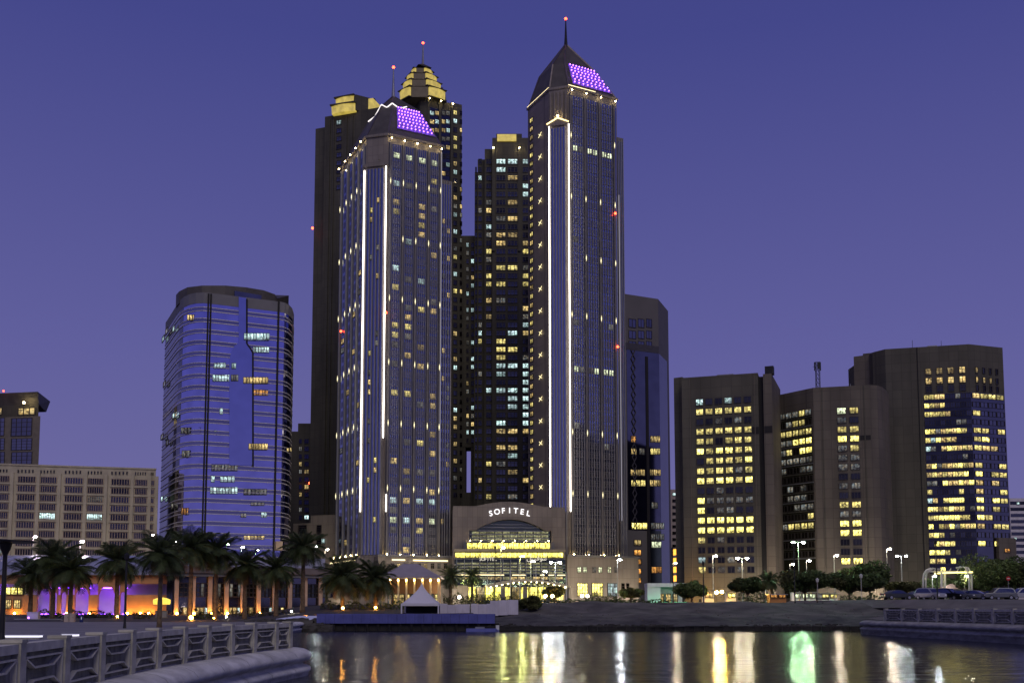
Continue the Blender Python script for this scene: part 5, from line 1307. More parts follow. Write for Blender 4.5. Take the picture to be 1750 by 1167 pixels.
mb = MB(); mb.tube([(cT.x, cT.y, zA2 - .05), (cT.x, cT.y, zA2 + .3)], .06, 6); part('finial', mb, METAL, root)

cB = pt(825, 1072, 125.5)
root = thing('work_boat', 'small low blue pontoon boat moored below the hoarding', 'boat', (cB.x, 125.5, 0))
mb = MB(); mb.prism([(cB.x - 2.0, 125.0), (cB.x + 1.5, 124.9), (cB.x + 2.0, 125.5), (cB.x + 1.5, 126.3), (cB.x - 2.0, 126.3)], -.15, .35); part('hull', mb, mat('boat blue', (.14, .16, .45), .5), root)
mb = MB(); mb.box(cB.x - .9, cB.x + .2, 125.2, 126.0, .35, .55); part('seat', mb, METAL, root)
mb = MB(); mb.box(cB.x + 1.6, cB.x + 2.0, 125.2, 125.9, .2, .75); part('outboard_motor', mb, mat('pale motor casing', (.6, .6, .6), .4), root)

# riprap at the left shore
mb = MB(); rr = random.Random(3)
for k in range(240):
    t = rr.random(); x = lerp(-33, -22.5, rr.random()); y = 126.6 + rr.random() * 3.2; s = rr.uniform(.25, .7); zc = (y - 126.6) * .42 - .05
    b0 = len(mb.v)
    for i in range(8):
        mb.v.append((x + (s if i & 1 else -s) * rr.uniform(.5, 1), y + (s if i & 2 else -s) * rr.uniform(.5, 1), zc + (s * .6 if i & 4 else -s * .6) * rr.uniform(.5, 1)))
    for q in ((0, 1, 3, 2), (4, 6, 7, 5), (0, 4, 5, 1), (1, 5, 7, 3), (3, 7, 6, 2), (2, 6, 4, 0)): mb.f.append(tuple(b0 + i for i in q)); mb.m.append(0)
o = part('rocks', mb, mat('wet rock', (.07, .065, .06), .7, var=.4), None); tag(o, 'dark rocks at the waterline left of the blue hoarding', 'rocks', None, 'stuff')

# site kerb, plinth boxes and light benches on the left promenade
def gy(py, z): return (EYE - z) * F / (py - YH)
for i, (px, lab) in enumerate(((115.5, 'left of two beige utility cabinets standing on the promenade'), (124.5, 'right of two beige utility cabinets standing on the promenade'))):
    Yb = 128.0; x = gx(px, Yb); root = thing('utility_cabinet', lab, 'cabinet', (x, Yb, 1.11), 'utility cabinets')
    mb = MB(); mb.box(x - .29, x + .29, Yb - .25, Yb + .25, 1.11, 2.15); part('case', mb, mat('cabinet beige', (.42, .34, .29), .6), root); mb = MB(); mb.box(x - .32, x + .32, Yb - .28, Yb + .28, 2.15, 2.22); part('lid', mb, METAL, root); mb = MB(); mb.box(x + .15, x + .19, Yb - .28, Yb - .25, 1.6, 1.75); part('handle', mb, DARK, root)
for i, (x0, x1, py, lab, d) in enumerate(((4, 69, 1091, 'long white glowing light bench behind the near balustrade at left', .5), (106, 132, 1089, 'short white glowing light bench behind the near balustrade', .5), (25, 105, 1059, 'thin white light strip along the planter edge before the violet arches', .2))):
    Yb = gy(py, 1.11); a_, b_ = gx(x0, Yb), gx(x1, Yb); root = thing('light_bench', lab, 'bench', ((a_ + b_) / 2, Yb, 1.11), 'light benches')
    h = .2 if i < 2 else .12
    mb = MB(); mb.box(a_, b_, Yb, Yb + d, 1.11, 1.11 + h * .5); part('base', mb, CONC, root); mb = MB(); mb.box(a_ + .03, b_ - .03, Yb + .02, Yb + d - .02, 1.11 + h * .5, 1.11 + h); part('light', mb, emit('white bench light', (.85, .82, 1.0), 1.4), root)
    mb = MB(); mb.box(a_ - .02, b_ + .02, Yb - .02, Yb + d + .02, 1.11 + h, 1.11 + h + .05); part('top', mb, mat('bench top', (.5, .5, .55), .5), root)
Yb = 150; x = gx(56, Yb); root = thing('stall', 'white box stall lit violet in front of the arches', 'stall', (x, Yb, 1.3)); mb = MB(); mb.box(x - .8, x + .8, Yb, Yb + .8, 1.25, 2.2); part('case', mb, WHITEW, root); mb = MB(); mb.box(x - .9, x + .9, Yb - .1, Yb + .9, 2.2, 2.28); part('top', mb, WHITEW, root)
for k in range(4):
    mb = MB(); mb.box(x - .75 + k * .38, x - .42 + k * .38, Yb - .03, Yb - .001, 1.35, 2.1); part('panel', mb, WHITEW, root)
fixture(root, (x, Yb - 1.2, 1.45), .12, L_VIO, 'floor_light')
Yb = 126; x = gx(140, Yb); root = thing('information_sign', 'small dark blue information sign with a white letter i', 'sign', (x, Yb, 1.11)); mb = MB(); mb.box(x - .22, x + .22, Yb - .05, Yb + .05, 1.11, 1.95); part('board', mb, mat('sign navy', (.02, .03, .12), .5), root)
fi = Face((x - 1, Yb - .06), (x + 1, Yb - .06)); letters(root, fi, 'ii', 140, 140.01, lambda t: 1055, .5, emit('sign white', (.8, .85, 1), .6), .0) if False else None
me = glyph('i').copy(); me.materials.append(emit('sign white', (.8, .85, 1), .6)); o = bpy.data.objects.new('letter', me); link(o); o.parent = root; o.location = (0, -.07, .35); o.rotation_euler = (math.pi / 2, 0, 0); o.scale = (.5,) * 3

# ================================================================== PALMS
LEAF = mat('palm leaf', (0.062, 0.085, 0.032), .55, var=.35, scale=1.5); LEAFD = mat('dry palm leaf', (0.17, 0.11, 0.05), .8, var=.3, scale=1.5); TRUNK = mat('palm trunk', (0.15, 0.105, 0.065), .9, var=.35, scale=3, bump=.6)
def frond_mesh(seed, droop, m):
    r = random.Random(seed); mb = MB(); N = 13; pts = []
    for i in range(N + 1):
        t = i / N; pts.append(Vector((t * (1 - .18 * t * droop), 0, .16 * t - droop * .62 * t * t)))
    for i in range(N): mb.bar(pts[i], pts[i + 1], .022 * (1 - .8 * i / N) + .004)
    for i in range(2, N * 3):
        t = i / (N * 3); k = min(N - 1, int(t * N)); p = pts[k].lerp(pts[k + 1], t * N - k); d = (pts[k + 1] - pts[k]).normalized()
        ln = (.30 * math.sin(math.pi * min(1, .12 + t * .85)) + .05) * r.uniform(.85, 1.1)
        for s in (-1, 1):
            tip = p + d * ln * .75 + Vector((0, s * ln * .75, -ln * r.uniform(.15, .45))); w_ = d * .012
            mid = p.lerp(tip, .55) + Vector((0, 0, .015)); mb.poly([p - w_ * .5, p + w_ * .5, mid + w_, tip, mid - w_ * .4])
    return mb.mesh('frond', m)
FR_UP = [frond_mesh(i, .55, LEAF) for i in range(3)]; FR_MID = [frond_mesh(9 + i, 1.0, LEAF) for i in range(3)]; FR_DRY = [frond_mesh(20 + i, 1.1, LEAFD) for i in range(2)]
def palm(px, Y, pyc, L, label, lean=0.0, nf=44, seed=0, rt=.26):
    r = random.Random(seed * 7 + 1); x = gx(px, Y); zg = zland(x, Y) if Y > 128 else 1.11
    zc = zat(pyc, Y); root = thing('date_palm', label, 'palm tree', (x, Y, zg), 'date palms along the waterfront')
    H = zc - zg; pts = []; rad = []
    for i in range(15):
        t = i / 14; pts.append((x + lean * t * t, Y, zg - .2 + (H + .2) * t)); rad.append(rt * (1.25 - .35 * t) * (1 + (.10 if i % 2 else 0)) * (1.3 if i == 0 else 1))
    mb = MB(); mb.tube(pts, rad, 10); part('trunk', mb, TRUNK, root, True)
    c = Vector((x + lean, Y, zc)); mb = MB(); mb.lathe(c, [(rt * .9, -.9), (rt * 1.5, -.35), (rt * 1.4, .1), (rt * .5, .45)], 10); cr = part('crown', mb, TRUNK, root)
    for k in range(nf):
        t = (k + .5) / nf; az = k * 2.39996 + r.uniform(-.25, .25); el = math.radians(78 - 118 * t ** .85 + r.uniform(-8, 8))
        ms = FR_UP if t < .35 else (FR_MID if t < .86 else FR_DRY); s = L * r.uniform(.82, 1.08) * (.85 if t < .15 else (1 if t < .86 else .8))
        o = inst('frond', r.choice(ms), cr, c + Vector((0, 0, .25 * (1 - t))), rot=(r.uniform(-.4, .4), -el, az), scale=(s, s, s)); o.rotation_mode = 'XYZ'
    return root
PALMS = [(90, 152, 958, 4.6, 'broad date palm second from left, before the violet arches', 0), (52, 157, 984, 4.1, 'low date palm at the far left beside the lit kitchen window', 0), (120, 149, 976, 4.3, 'low date palm behind the two utility cabinets', 0),
         (199, 152, 962, 4.5, 'date palm with pale lit trunk foot right of the widest violet arch', 0), (273, 92, 950, 2.9, 'dark slender date palm nearest the balustrade, in front of the kiosk', 0), (325, 141, 938, 4.4, 'tall date palm with amber lit trunk beside the kiosk', 0),
         (368, 143, 945, 4.1, 'date palm just right of the amber lit palm', 0), (418, 147, 970, 3.9, 'shorter date palm before the pavilion, left one of two alike', 0), (472, 149, 974, 3.9, 'shorter date palm before the pavilion, right one of two alike', 0),
         (517, 151, 938, 4.0, 'tallest slim date palm at the right end of the pavilion', 0), (585, 156, 988, 4.8, 'wide bushy date palm left of the open pavilion', 0), (642, 159, 991, 4.5, 'bushy date palm hiding the left end of the open pavilion', 0),
         (770, 216, 986, 3.4, 'left of the pair of small palms before the arched entrance', 0), (807, 219, 986, 3.0, 'right of the pair of small palms before the arched entrance', 0), (1322, 186, 994, 2.6, 'small white lit palm between round trees at the right', -.8)]
for i, (px, Y, pyc, L, lab, ln) in enumerate(PALMS): palm(px, Y, pyc, L, lab, ln, 46 if Y < 200 else 34, i + 1, .27 if Y > 100 else .17)
def uplight(px, Y, lab, m, r=.12, dz=.25, dx=0):
    x = gx(px, Y) + dx; zg = zland(x, Y) if Y > 128 else 1.11
    root = thing('ground_light', lab, 'light', (x, Y, zg), 'ground lights'); mb = MB(); mb.tube([(x, Y, zg - .05), (x, Y, zg + dz)], .08, 8); part('stake', mb, DARK, root); fixture(root, (x, Y, zg + dz + r * .6), r, m, 'lamp')
uplight(327, 138.6, 'amber ground light at the foot of the tall amber lit palm', L_AMB, .26); uplight(201, 149.8, 'amber ground light at the foot of the palm by the widest violet arch', L_AMB, .13)
L_WHT = emit('white spot', (1.0, .88, .62), 400.0)
uplight(387, 150, 'white ground spotlight before the pavilion, left one', L_WHT, .10); uplight(498, 152, 'white ground spotlight before the pavilion, right one', L_WHT, .10); uplight(366, 141.5, 'amber ground light behind the balustrade, right of the kiosk', L_AMB, .09)
uplight(586, 154.5, 'amber ground light below the wide bushy palm', L_AMB, .17); uplight(642, 157.5, 'amber ground light below the palm at the open pavilion', L_AMB, .16)
uplight(1326, 184.5, 'white ground spotlight at the foot of the small lit palm', emit('white palm spot', (.95, 1, .8), 60), .12)

# ================================================================== TREES, HEDGES
def leafmat(name, c): return mat(name, c, .7, var=.45, scale=.9)
LF = [leafmat('tree leaf', (.060, .088, .026)), leafmat('tree leaf olive', (.070, .075, .025)), leafmat('tree leaf light', (.11, .15, .045))]
BARK = mat('bark', (.10, .075, .055), .9, var=.3, scale=3)
def leaves(mb, c, rx, ry, rz, n, r, s0=.16, s1=.34, shell=.35):
    for _ in range(n):
        while True:
            v = Vector((r.uniform(-1, 1), r.uniform(-1, 1), r.uniform(-1, 1)))
            if v.length <= 1 and v.length > shell: break
        p = Vector((c[0] + v.x * rx, c[1] + v.y * ry, c[2] + v.z * rz)); s = r.uniform(s0, s1)
        a = Vector((r.gauss(0, 1), r.gauss(0, 1), r.gauss(0, .6))).normalized(); b = a.cross(Vector((r.gauss(0, 1), r.gauss(0, 1), r.gauss(0, 1)))).normalized()
        mb.poly([p - a * s, p + b * s * .45, p + a * s, p - b * s * .45])
def tree(px, Y, pyt, pyb, wpx, label, leaf=0, seed=1, zg=None):
    r = random.Random(seed); x = gx(px, Y); zg = zland(x, Y) if zg is None else zg
    zt, zb_ = zat(pyt, Y), zat(pyb, Y); R = wpx / 2 * Y / F
    root = thing('round_tree', label, 'tree', (x, Y, zg), 'trees along the waterfront road')
    mb = MB(); zc = (zt + zb_) / 2; hz = (zt - zb_) / 2
    mb.tube([(x, Y, zg - .2), (x + .05, Y, zg + (zb_ - zg) * .6 + .3), (x, Y, zb_ + hz * .6)], [.24, .18, .09], 8)
    blobs = []
    for k in range(13):
        az = k * 2.4 + r.uniform(-.4, .4); q = r.uniform(.40, .88); bx, by, bz = x + math.cos(az) * R * q, Y + math.sin(az) * R * q * .8, zc + r.uniform(-.45, .5) * hz
        blobs.append((bx, by, bz)); mb.tube([(x, Y, zb_ + hz * .1), ((x + bx) / 2, (Y + by) / 2, (zb_ + bz) / 2 + .2), (bx, by, bz)], [.10, .07, .03], 6)
    part('trunk', mb, BARK, root, True)
    mb = MB(); mb2 = MB()
    for i, (bx, by, bz) in enumerate(blobs):
        s = r.uniform(.32, .58); leaves(mb if i % 3 else mb2, (bx, by, bz), R * s, R * s * .9, hz * s * 1.15, 620, r, .18, .38)
    leaves(mb, (x, Y, zc), R * .66, R * .62, hz * .74, 700, r, .18, .38)
    cr = part('crown', mb, LF[leaf], root); part('leaf_clump', mb2, LF[(leaf + 1) % 3], cr)
TREES = [(1376, 178, 973, 1016, 92, 'dense dark round tree left of the tree pair before the bent office block', 0), (1452, 180, 979, 1016, 90, 'low dense dark tree in the middle before the bent office block', 0), (1487, 188, 960, 1012, 82, 'tallest dense dark tree before the bent office block', 0),
         (1278, 182, 986, 1018, 56, 'round tree below the six-column office block', 0), (1182, 190, 991, 1024, 44, 'small green tree before the green lit entrance', 2), (1548, 190, 992, 1018, 62, 'low olive shrub tree left of the white arches', 1),
         (1712, 195, 946, 1012, 112, 'large green tree at the right edge behind parked cars', 2), (1670, 200, 962, 1014, 56, 'lighter green tree between white arches and large tree', 2), (1758, 192, 952, 1014, 70, 'large tree cut by the right picture edge', 1),
         (1600, 212, 985, 1015, 50, 'green tree seen through the white arches', 2), (905, 150, 1018, 1042, 40, 'scrubby bush on the sand bank right of the white hoarding', 1), (1078, 205, 1004, 1022, 40, 'low bush before the stone base of the tallest tower', 1), (948, 205, 1000, 1022, 34, 'sparse small tree amid amber light before the hotel lobby', 1)]
for i, (px, Y, a_, b_, wpx, lab, lf) in enumerate(TREES): tree(px, Y, a_, b_, wpx, lab, lf, 50 + i)
def hedge(px0, px1, Y, h, label, seed, leaf=0, d=1.2):
    r = random.Random(seed); x0, x1 = gx(px0, Y), gx(px1, Y); zg = zland((x0 + x1) / 2, Y) if Y > 128 else 1.11
    root = thing('hedge', label, 'hedge', ((x0 + x1) / 2, Y, zg), 'hedges')
    mb = MB(); n = int((x1 - x0) * h * 60); n = min(n, 3500)
    for _ in range(n):
        x = r.uniform(x0, x1); hh = h * (.85 + .2 * math.sin(x * 1.7 + seed) + .1 * math.sin(x * 4.1)); p = Vector((x, Y + r.uniform(-d / 2, d / 2), zg + r.uniform(0, hh)))
        s = r.uniform(.10, .26); a = Vector((r.gauss(0, 1), r.gauss(0, 1), r.gauss(0, .6))).normalized(); b = a.cross(Vector((r.gauss(0, 1), r.gauss(0, 1), r.gauss(0, 1)))).normalized(); mb.poly([p - a * s, p + b * s * .5, p + a * s, p - b * s * .5])
    part('foliage', mb, LF[leaf], root)
    for k in range(max(2, int((x1 - x0) / 2))):
        mb = MB(); x = lerp(x0, x1, (k + .5) / max(2, int((x1 - x0) / 2))); mb.tube([(x, Y, zg - .2), (x + .1, Y, zg + h * .7)], [.06, .03], 5); part('stem', mb, BARK, root)
hedge(62, 105, 154, 1.3, 'clipped hedge before the left violet arches', 1); hedge(120, 192, 156, 1.2, 'long hedge before the widest violet arches', 2); hedge(228, 262, 150, 1.2, 'leafy hedge left of the yellow kiosk', 3, 1); hedge(333, 362, 148, 1.6, 'rounded bush right of the amber lit palm', 4)
hedge(395, 505, 158, .9, 'low hedge along the foot of the pavilion', 5, 1); hedge(548, 690, 160, 1.3, 'dark hedge below the bushy palms left of the marquee', 6); hedge(757, 888, 200, 2.2, 'shrubbery behind the white hoarding', 7, 1)
hedge(1438, 1503, 168, 1.5, 'clipped dark hedge right of the bench', 8); hedge(1262, 1312, 166, 1.7, 'dark mound of shrubs below the round tree', 9); hedge(900, 1150, 172, .7, 'low ragged hedge along the crest of the sand bank', 10); hedge(1000, 1070, 212, 1.6, 'shrubs below the lit shop windows', 11, 1); hedge(1520, 1690, 202, 1.8, 'hedge behind the parked cars', 12)

# ================================================================== STREET LAMPS
COLS = {'p': (1.0, .80, .95), 'w': (1.0, .86, .62), 'g': (.50, 1.0, .50), 'y': (.95, 1.0, .32), 'a': (1.0, .52, .08), 'c': (.85, .95, 1.0)}
POLE = mat('lamp pole paint', (.34, .33, .31), .5, .3)
def lamp(px, py, Y, col, strength, label, double=False, dark=False, r=.26, lit=True):
    x = gx(px, Y, zat(py, Y)); zg = zland(x, Y) if Y > 128 else 1.11; zh = zat(py, Y)
    root = thing('street_lamp', label, 'street lamp', (x, Y, zg), 'street lamps')
    mb = MB(); mb.tube([(x, Y, zg - .1), (x, Y, zg + .6), (x, Y, zh + .1)], [.16, .11, .06], 8); part('pole', mb, DARK if dark else POLE, root)
    m = emit('lamp head %s%d' % (col, strength), COLS[col], strength) if lit else mat('unlit lamp glass', (.3, .3, .3), .3)
    for s in ((-1, 1) if double else (1,)):
        hx = x + s * (.95 if double else .55)
        mb = MB(); mb.bar((x, Y, zh + .05), (hx, Y - .2, zh + .18), .07); part('arm', mb, DARK if dark else POLE, root)
        mb = MB(); mb.box(hx - .38, hx + .38, Y - .42, Y + .02, zh + .10, zh + .26); hd = part('lamp_head', mb, DARK if dark else POLE, root)
        fixture(hd, (hx, Y - .25, zh), r, m, 'bulb', r * .55)
LAMPS = [(57, 917, 205, 'p', 130, 'left of two dazzling pinkish lamps before the beige slab block', False), (137, 925, 205, 'p', 240, 'right of two dazzling pinkish lamps before the beige slab block', False), (258, 914, 240, 'w', 60, 'small warm lamp at the corner of the beige slab block', False),
         (297, 925, 235, 'w', 50, 'small warm lamp at the left foot of the blue glass tower', False), (387, 930, 225, 'g', 90, 'left of three pale lamps at the foot of the blue glass tower', False), (412, 935, 228, 'c', 90, 'middle of three pale lamps at the foot of the blue glass tower', False), (437, 940, 232, 'g', 90, 'right of three pale lamps at the foot of the blue glass tower', False),
         (538, 933, 220, 'c', 80, 'lamp just right of the tallest palm crown', False), (555.5, 939, 225, 'w', 60, 'lamp before the beige podium, right of the tallest palm', False), (856, 936, 215, 'y', 130, 'tall pale lamp before the left half of the lobby', False), (888.5, 950, 214, 'y', 130, 'pale lamp before the middle of the lobby', False), (907, 959, 216, 'w', 60, 'lamp right of the middle of the lobby', False),
         (949, 961, 215, 'c', 110, 'double headed white lamp right of the lobby', True), (928, 976, 218, 'c', 60, 'short lamp before the right half of the lobby', False), (1055, 956, 216, 'c', 150, 'bright white lamp before the shop windows', False), (1150, 962, 225, 'w', 90, 'lamp on dark pole by the tall orange sign', False), (1218, 950, 205, 'w', 120, 'single lamp before the six-column office block', False),
         (1268, 954, 205, 'w', 120, 'double lamp before the six-column office block', True), (1350, 964, 210, 'w', 60, 'short lamp left of the brightest green lamp', False), (1364, 927, 190, 'g', 330, 'brightest greenish double lamp before the bent office block', True), (1378, 958, 212, 'w', 60, 'short lamp right of the brightest green lamp', False), (1425, 949, 205, 'w', 110, 'lamp above the low dark tree before the bent office block', False),
         (1515, 938, 192, 'w', 170, 'tall lamp at the right end of the bent office block', False), (1540, 950, 215, 'c', 60, 'double white lamp on the blank wall of the tallest office block', True), (1593, 984, 205, 'c', 130, 'white lamp under the left white arch', False), (1648, 984, 197, 'w', 170, 'white lamp under the right white arch', False), (1308, 991, 200, 'c', 120, 'low white lamp behind the small lit palm', False)]
for px, py, Y, c, s, lab, dbl in LAMPS: lamp(px, py, Y, c, s * 4.0, lab, dbl, dark=px in (1150,), r=.30)
# dark posts close by
def lantern(px, Y, pytop, pylan, label, zg=None, disc=False, zlan=1.0):
    x = gx(px, Y); zg = (zland(x, Y) if Y > 128 else 1.11) if zg is None else zg; zt = zat(pytop, Y); zl = zat(pylan, Y)
    root = thing('lamp_post', label, 'lamp post', (x, Y, zg), 'unlit lamp posts')
    w_ = .10 if Y > 60 else .13
    mb = MB(); mb.tube([(x, Y, zg - .05), (x, Y, zg + .5), (x, Y, zl)], [w_ * 1.5, w_, w_ * .8], 10); part('pole', mb, DARK, root)
    if disc:
        mb = MB(); mb.lathe((x, Y, zl), [(.10, 0), (.24, .3), (.30, .55), (.30, .6), (.05, .62)], 12); part('lantern', mb, DARK, root)
        mb = MB(); mb.tube([(x, Y, zl + .6), (x, Y, zt)], .045, 8); part('stem', mb, DARK, root)
        mb = MB(); mb.lathe((x, Y, zt), [(1.35, 0), (1.4, .04), (.3, .12), (.02, .14)], 20); part('shade', mb, DARK, root)
    else:
        mb = MB(); mb.lathe((x, Y, zl), [(w_, 0), (.2, .15), (.24, .5), (.12, .62), (.02, .7)], 10); part('lantern', mb, DARK, root)
lantern(5, 50, 926, 948, 'black lamp post with wide flat shade at the left picture edge', 1.11, True); lantern(214, 88, 950, 958, 'thin black lamp post behind the balustrade, left of the slender palm')
for px, Y, a_, lab in ((1203, 170, 962, 'thin dark post before the six-column office block'), (1359, 160, 930, 'thin dark post left of the dense tree group'), (1603, 150, 926, 'thin dark post in front of the white arches'), (846, 190, 934, 'thin dark post before the left half of the lobby')): lantern(px, Y, a_, a_ + 4, lab)
for px, Y, a_, lab in ((1473, 165, 988, 'short pale post with lantern before the tree pair'), (1398, 166, 995, 'short pale post with lantern by the bench')):
    x = gx(px, Y); zg = zland(x, Y); zt = zat(a_, Y); root = thing('garden_lamp', lab, 'lamp post', (x, Y, zg), 'garden lamps'); mb = MB(); mb.tube([(x, Y, zg - .1), (x, Y, zt)], .07, 8); part('pole', mb, POLE, root); mb = MB(); mb.lathe((x, Y, zt), [(.08, 0), (.22, .12), (.26, .5), (.3, .52), (.05, .75)], 10); part('lantern', mb, mat('frosted lantern', (.55, .55, .5), .4), root)
# floodlights washing the walls; all but the two at bright pier feet are added fill
def wash(px, Y, col, s, lab):
    x = gx(px, Y); zg = zland(x, Y); root = thing('floodlight', lab, 'floodlight', (x, Y, zg), 'floodlights washing the facades'); mb = MB(); mb.tube([(x, Y, zg - .1), (x, Y, zg + .9)], .06, 6); part('post', mb, DARK, root); mb = MB(); mb.box(x - .35, x + .35, Y - .5, Y - .36, zg + .6, zg + 1.5); part('housing', mb, DARK, root); fixture(root, (x, Y, zg + 1.1), .3, emit('wash %s%d' % (col, s), COLS[col], s * 3.6), 'bulb')
for px, Y, c, s, lab in ((1311, 291, 'w', 500, 'floodlight washing the right pier of the six-column office block'), (1252, 292, 'w', 260, 'added floodlight before the middle of the six-column office block'), (1196, 297, 'a', 420, 'added amber floodlight at the left foot of the six-column office block'), (1414, 300, 'w', 320, 'added floodlight before the bend of the lower office block'), (1512, 299, 'w', 650, 'floodlight washing the rounded end of the lower office block'), (1560, 325, 'w', 150, 'added floodlight before the blank wall of the tallest office block'),
                             (1092, 350, 'w', 420, 'added floodlight at the foot of the stone and glass tower'), (1010, 330, 'w', 420, 'added floodlight before the shop windows'), (1048, 336, 'w', 360, 'added floodlight at the right end of the shop windows'), (690, 322, 'w', 420, 'added floodlight left before the base with cove lights'), (745, 330, 'w', 420, 'added floodlight right before the base with cove lights'), (545, 355, 'w', 260, 'added floodlight before the beige podium'), (60, 300, 'w', 300, 'left added floodlight washing the beige slab block'), (180, 304, 'w', 300, 'right added floodlight washing the beige slab block'), (790, 326, 'w', 500, 'added floodlight at the left end of the lobby'), (968, 328, 'w', 500, 'added floodlight at the right end of the lobby')): wash(px, Y, c, s, lab)
# amber floods at street level
def flood(px, py, Y, col, s, r, lab):
    x = gx(px, Y); zg = zland(x, Y); zh = zat(py, Y); root = thing('floodlight', lab, 'floodlight', (x, Y, zg), 'street level floodlights'); mb = MB(); mb.tube([(x, Y, zg - .1), (x, Y, zh)], .05, 6); part('post', mb, DARK, root); mb = MB(); mb.box(x - .3, x + .3, Y + .05, Y + .3, zh - .2, zh + .25); part('housing', mb, DARK, root); fixture(root, (x, Y - .1, zh), r, emit('flood %s%d' % (col, s), COLS[col], s * 6), 'bulb')
for px, py, Y, c, s, r, lab in ((1225, 1012, 196, 'a', 170, .28, 'left of the two amber floodlights below the six-column office block'), (1234, 1011, 197, 'a', 170, .28, 'right of the two amber floodlights below the six-column office block'), (932, 1018, 200, 'a', 130, .28, 'amber floodlight left of the small lobby tree'), (944, 1018, 201, 'a', 130, .28, 'amber floodlight right of the small lobby tree'), (995, 1018, 204, 'w', 110, .24, 'warm floodlight left of the shop windows'), (1004, 1018, 204, 'w', 110, .24, 'warm floodlight under the left shop window'), (785, 1020, 196, 'w', 190, .22, 'dazzling warm spotlight behind the white hoarding')): flood(px, py, Y, c, s, r, lab)

# ================================================================== CARS AND SMALL THINGS, RIGHT
TYRE = mat('tyre', (.02, .02, .02), .9, var=0); RIM = mat('rim', (.5, .5, .52), .3, .8, var=0); CGL = glass('car glass', (.16, .17, .2), .05, .1); HL = mat('head lamp glass', (.8, .8, .85), .1, var=0); TL = mat('tail lamp glass', (.3, .01, .01), .2, var=0)
def car(px, Y, col, suv, ang, label, zc=None):
    x = gx(px, Y); z = zc if zc is not None else 4.07
    root = thing('parked_car', label, 'car', (x, Y, z), 'cars parked along the waterfront road'); root.rotation_euler = (0, 0, ang); ORG[root] = Vector((0, 0, 0))
    m = mat('car paint %s' % (col,), col, .25, .4, var=0); L = 4.7; W = .92; h = 1.78 if suv else 1.44; bh = .98 if suv else .86
    if suv: pr = [(-2.35, .35), (-2.35, .85), (-2.25, 1.0), (-1.5, 1.04), (1.2, 1.02), (2.1, .95), (2.33, .8), (2.35, .35)]; cab = [(-2.2, 1.0), (-2.0, 1.62), (-1.6, 1.76), (.1, 1.78), (.45, 1.7), (1.25, 1.02)]
    else: pr = [(-2.35, .32), (-2.36, .75), (-2.2, .92), (-1.5, .95), (1.0, .90), (2.0, .80), (2.3, .66), (2.35, .32)]; cab = [(-1.75, .93), (-1.0, 1.36), (-.5, 1.44), (.2, 1.43), (.5, 1.36), (1.25, .9)]
    mb = MB(); n = len(pr)
    def ext(poly, w0, w1f):
        k = len(poly); b0 = len(mb.v)
        for s in (-1, 1):
            for (px_, pz) in poly: mb.v.append((px_, s * w1f(pz), pz))
        mb.f.append(tuple(b0 + i for i in range(k))); mb.m.append(0); mb.f.append(tuple(b0 + k + i for i in reversed(range(k)))); mb.m.append(0)
        for i in range(k): j = (i + 1) % k; mb.f.append((b0 + j, b0 + i, b0 + k + i, b0 + k + j)); mb.m.append(0)
    ext(pr, W, lambda z_: W - .06 * max(0, z_ - .7)); ext(cab, W, lambda z_: W - .05 - .28 * max(0, z_ - .9))
    part('body', mb, m, root, bevel=.05)
    mb = MB(); k = len(cab); cx = sum(p[0] for p in cab) / k; zm = bh + .02
    sc = [(cx + (p[0] - cx) * .86, zm + (p[1] - zm) * .82 + .02) for p in cab]
    for s in (-1, 1):
        q = [(p[0], s * (W - .035 - .28 * max(0, p[1] - .9)), p[1]) for p in sc]; mb.poly(q if s < 0 else list(reversed(q)))
    part('side_window', mb, CGL, root)
    mb = MB(); a_, b_ = cab[-1], cab[-2]; mb.poly([(a_[0] + .02 - .05, -.78, a_[1] + .06), (a_[0] - .03, .78, a_[1] + .06), (b_[0] + .03, .62, b_[1] - .03), (b_[0] + .03, -.62, b_[1] - .03)]); part('windscreen', mb, CGL, root)
    for wx in (-1.4, 1.42):
        for s in (-1, 1):
            mb = MB(); mb.tube([(wx, s * (W - .2), .33), (wx, s * (W + .01), .33)], .335, 16); t_ = part('wheel', mb, TYRE, root); mb = MB(); mb.tube([(wx, s * (W + .0), .33), (wx, s * (W + .02), .33)], .2, 12); part('rim', mb, RIM, t_)
    for s in (-1, 1):
        mb = MB(); mb.box(2.22, 2.36, s * .68 - .16, s * .68 + .16, .62, .76); part('headlight', mb, HL, root); mb = MB(); mb.box(-2.38, -2.26, s * .7 - .13, s * .7 + .13, .68, .86); part('tail_light', mb, TL, root)
SIL, WHT, BLK, GRY, BLU = (.17, .175, .185), (.42, .42, .42), (.012, .012, .014), (.06, .065, .07), (.10, .13, .22)
CARS = [(1534, 152, GRY, False, .15, 'dark grey saloon, leftmost of the parked cars'), (1562, 160, BLK, False, 2.9, 'black saloon between leftmost car and white front'), (1590, 153, WHT, True, -1.15, 'white car showing its front, third from the left'), (1621, 156, BLK, True, -.9, 'black car right of the white front'), (1646, 155, SIL, False, -1.0, 'silver saloon in the middle of the parked row'), (1667, 154, SIL, False, -.7, 'pale saloon with bright bonnet left of the large SUV'), (1687, 161, BLK, False, .2, 'dark saloon partly behind the large grey SUV'), (1708, 152, SIL, True, 3.1, 'large silver SUV beside the red road sign'), (1748, 153, WHT, True, 3.2, 'white SUV cut by the right picture edge')]
for a_ in CARS: car(*a_)
x, Y = gx(1725, 158), 158
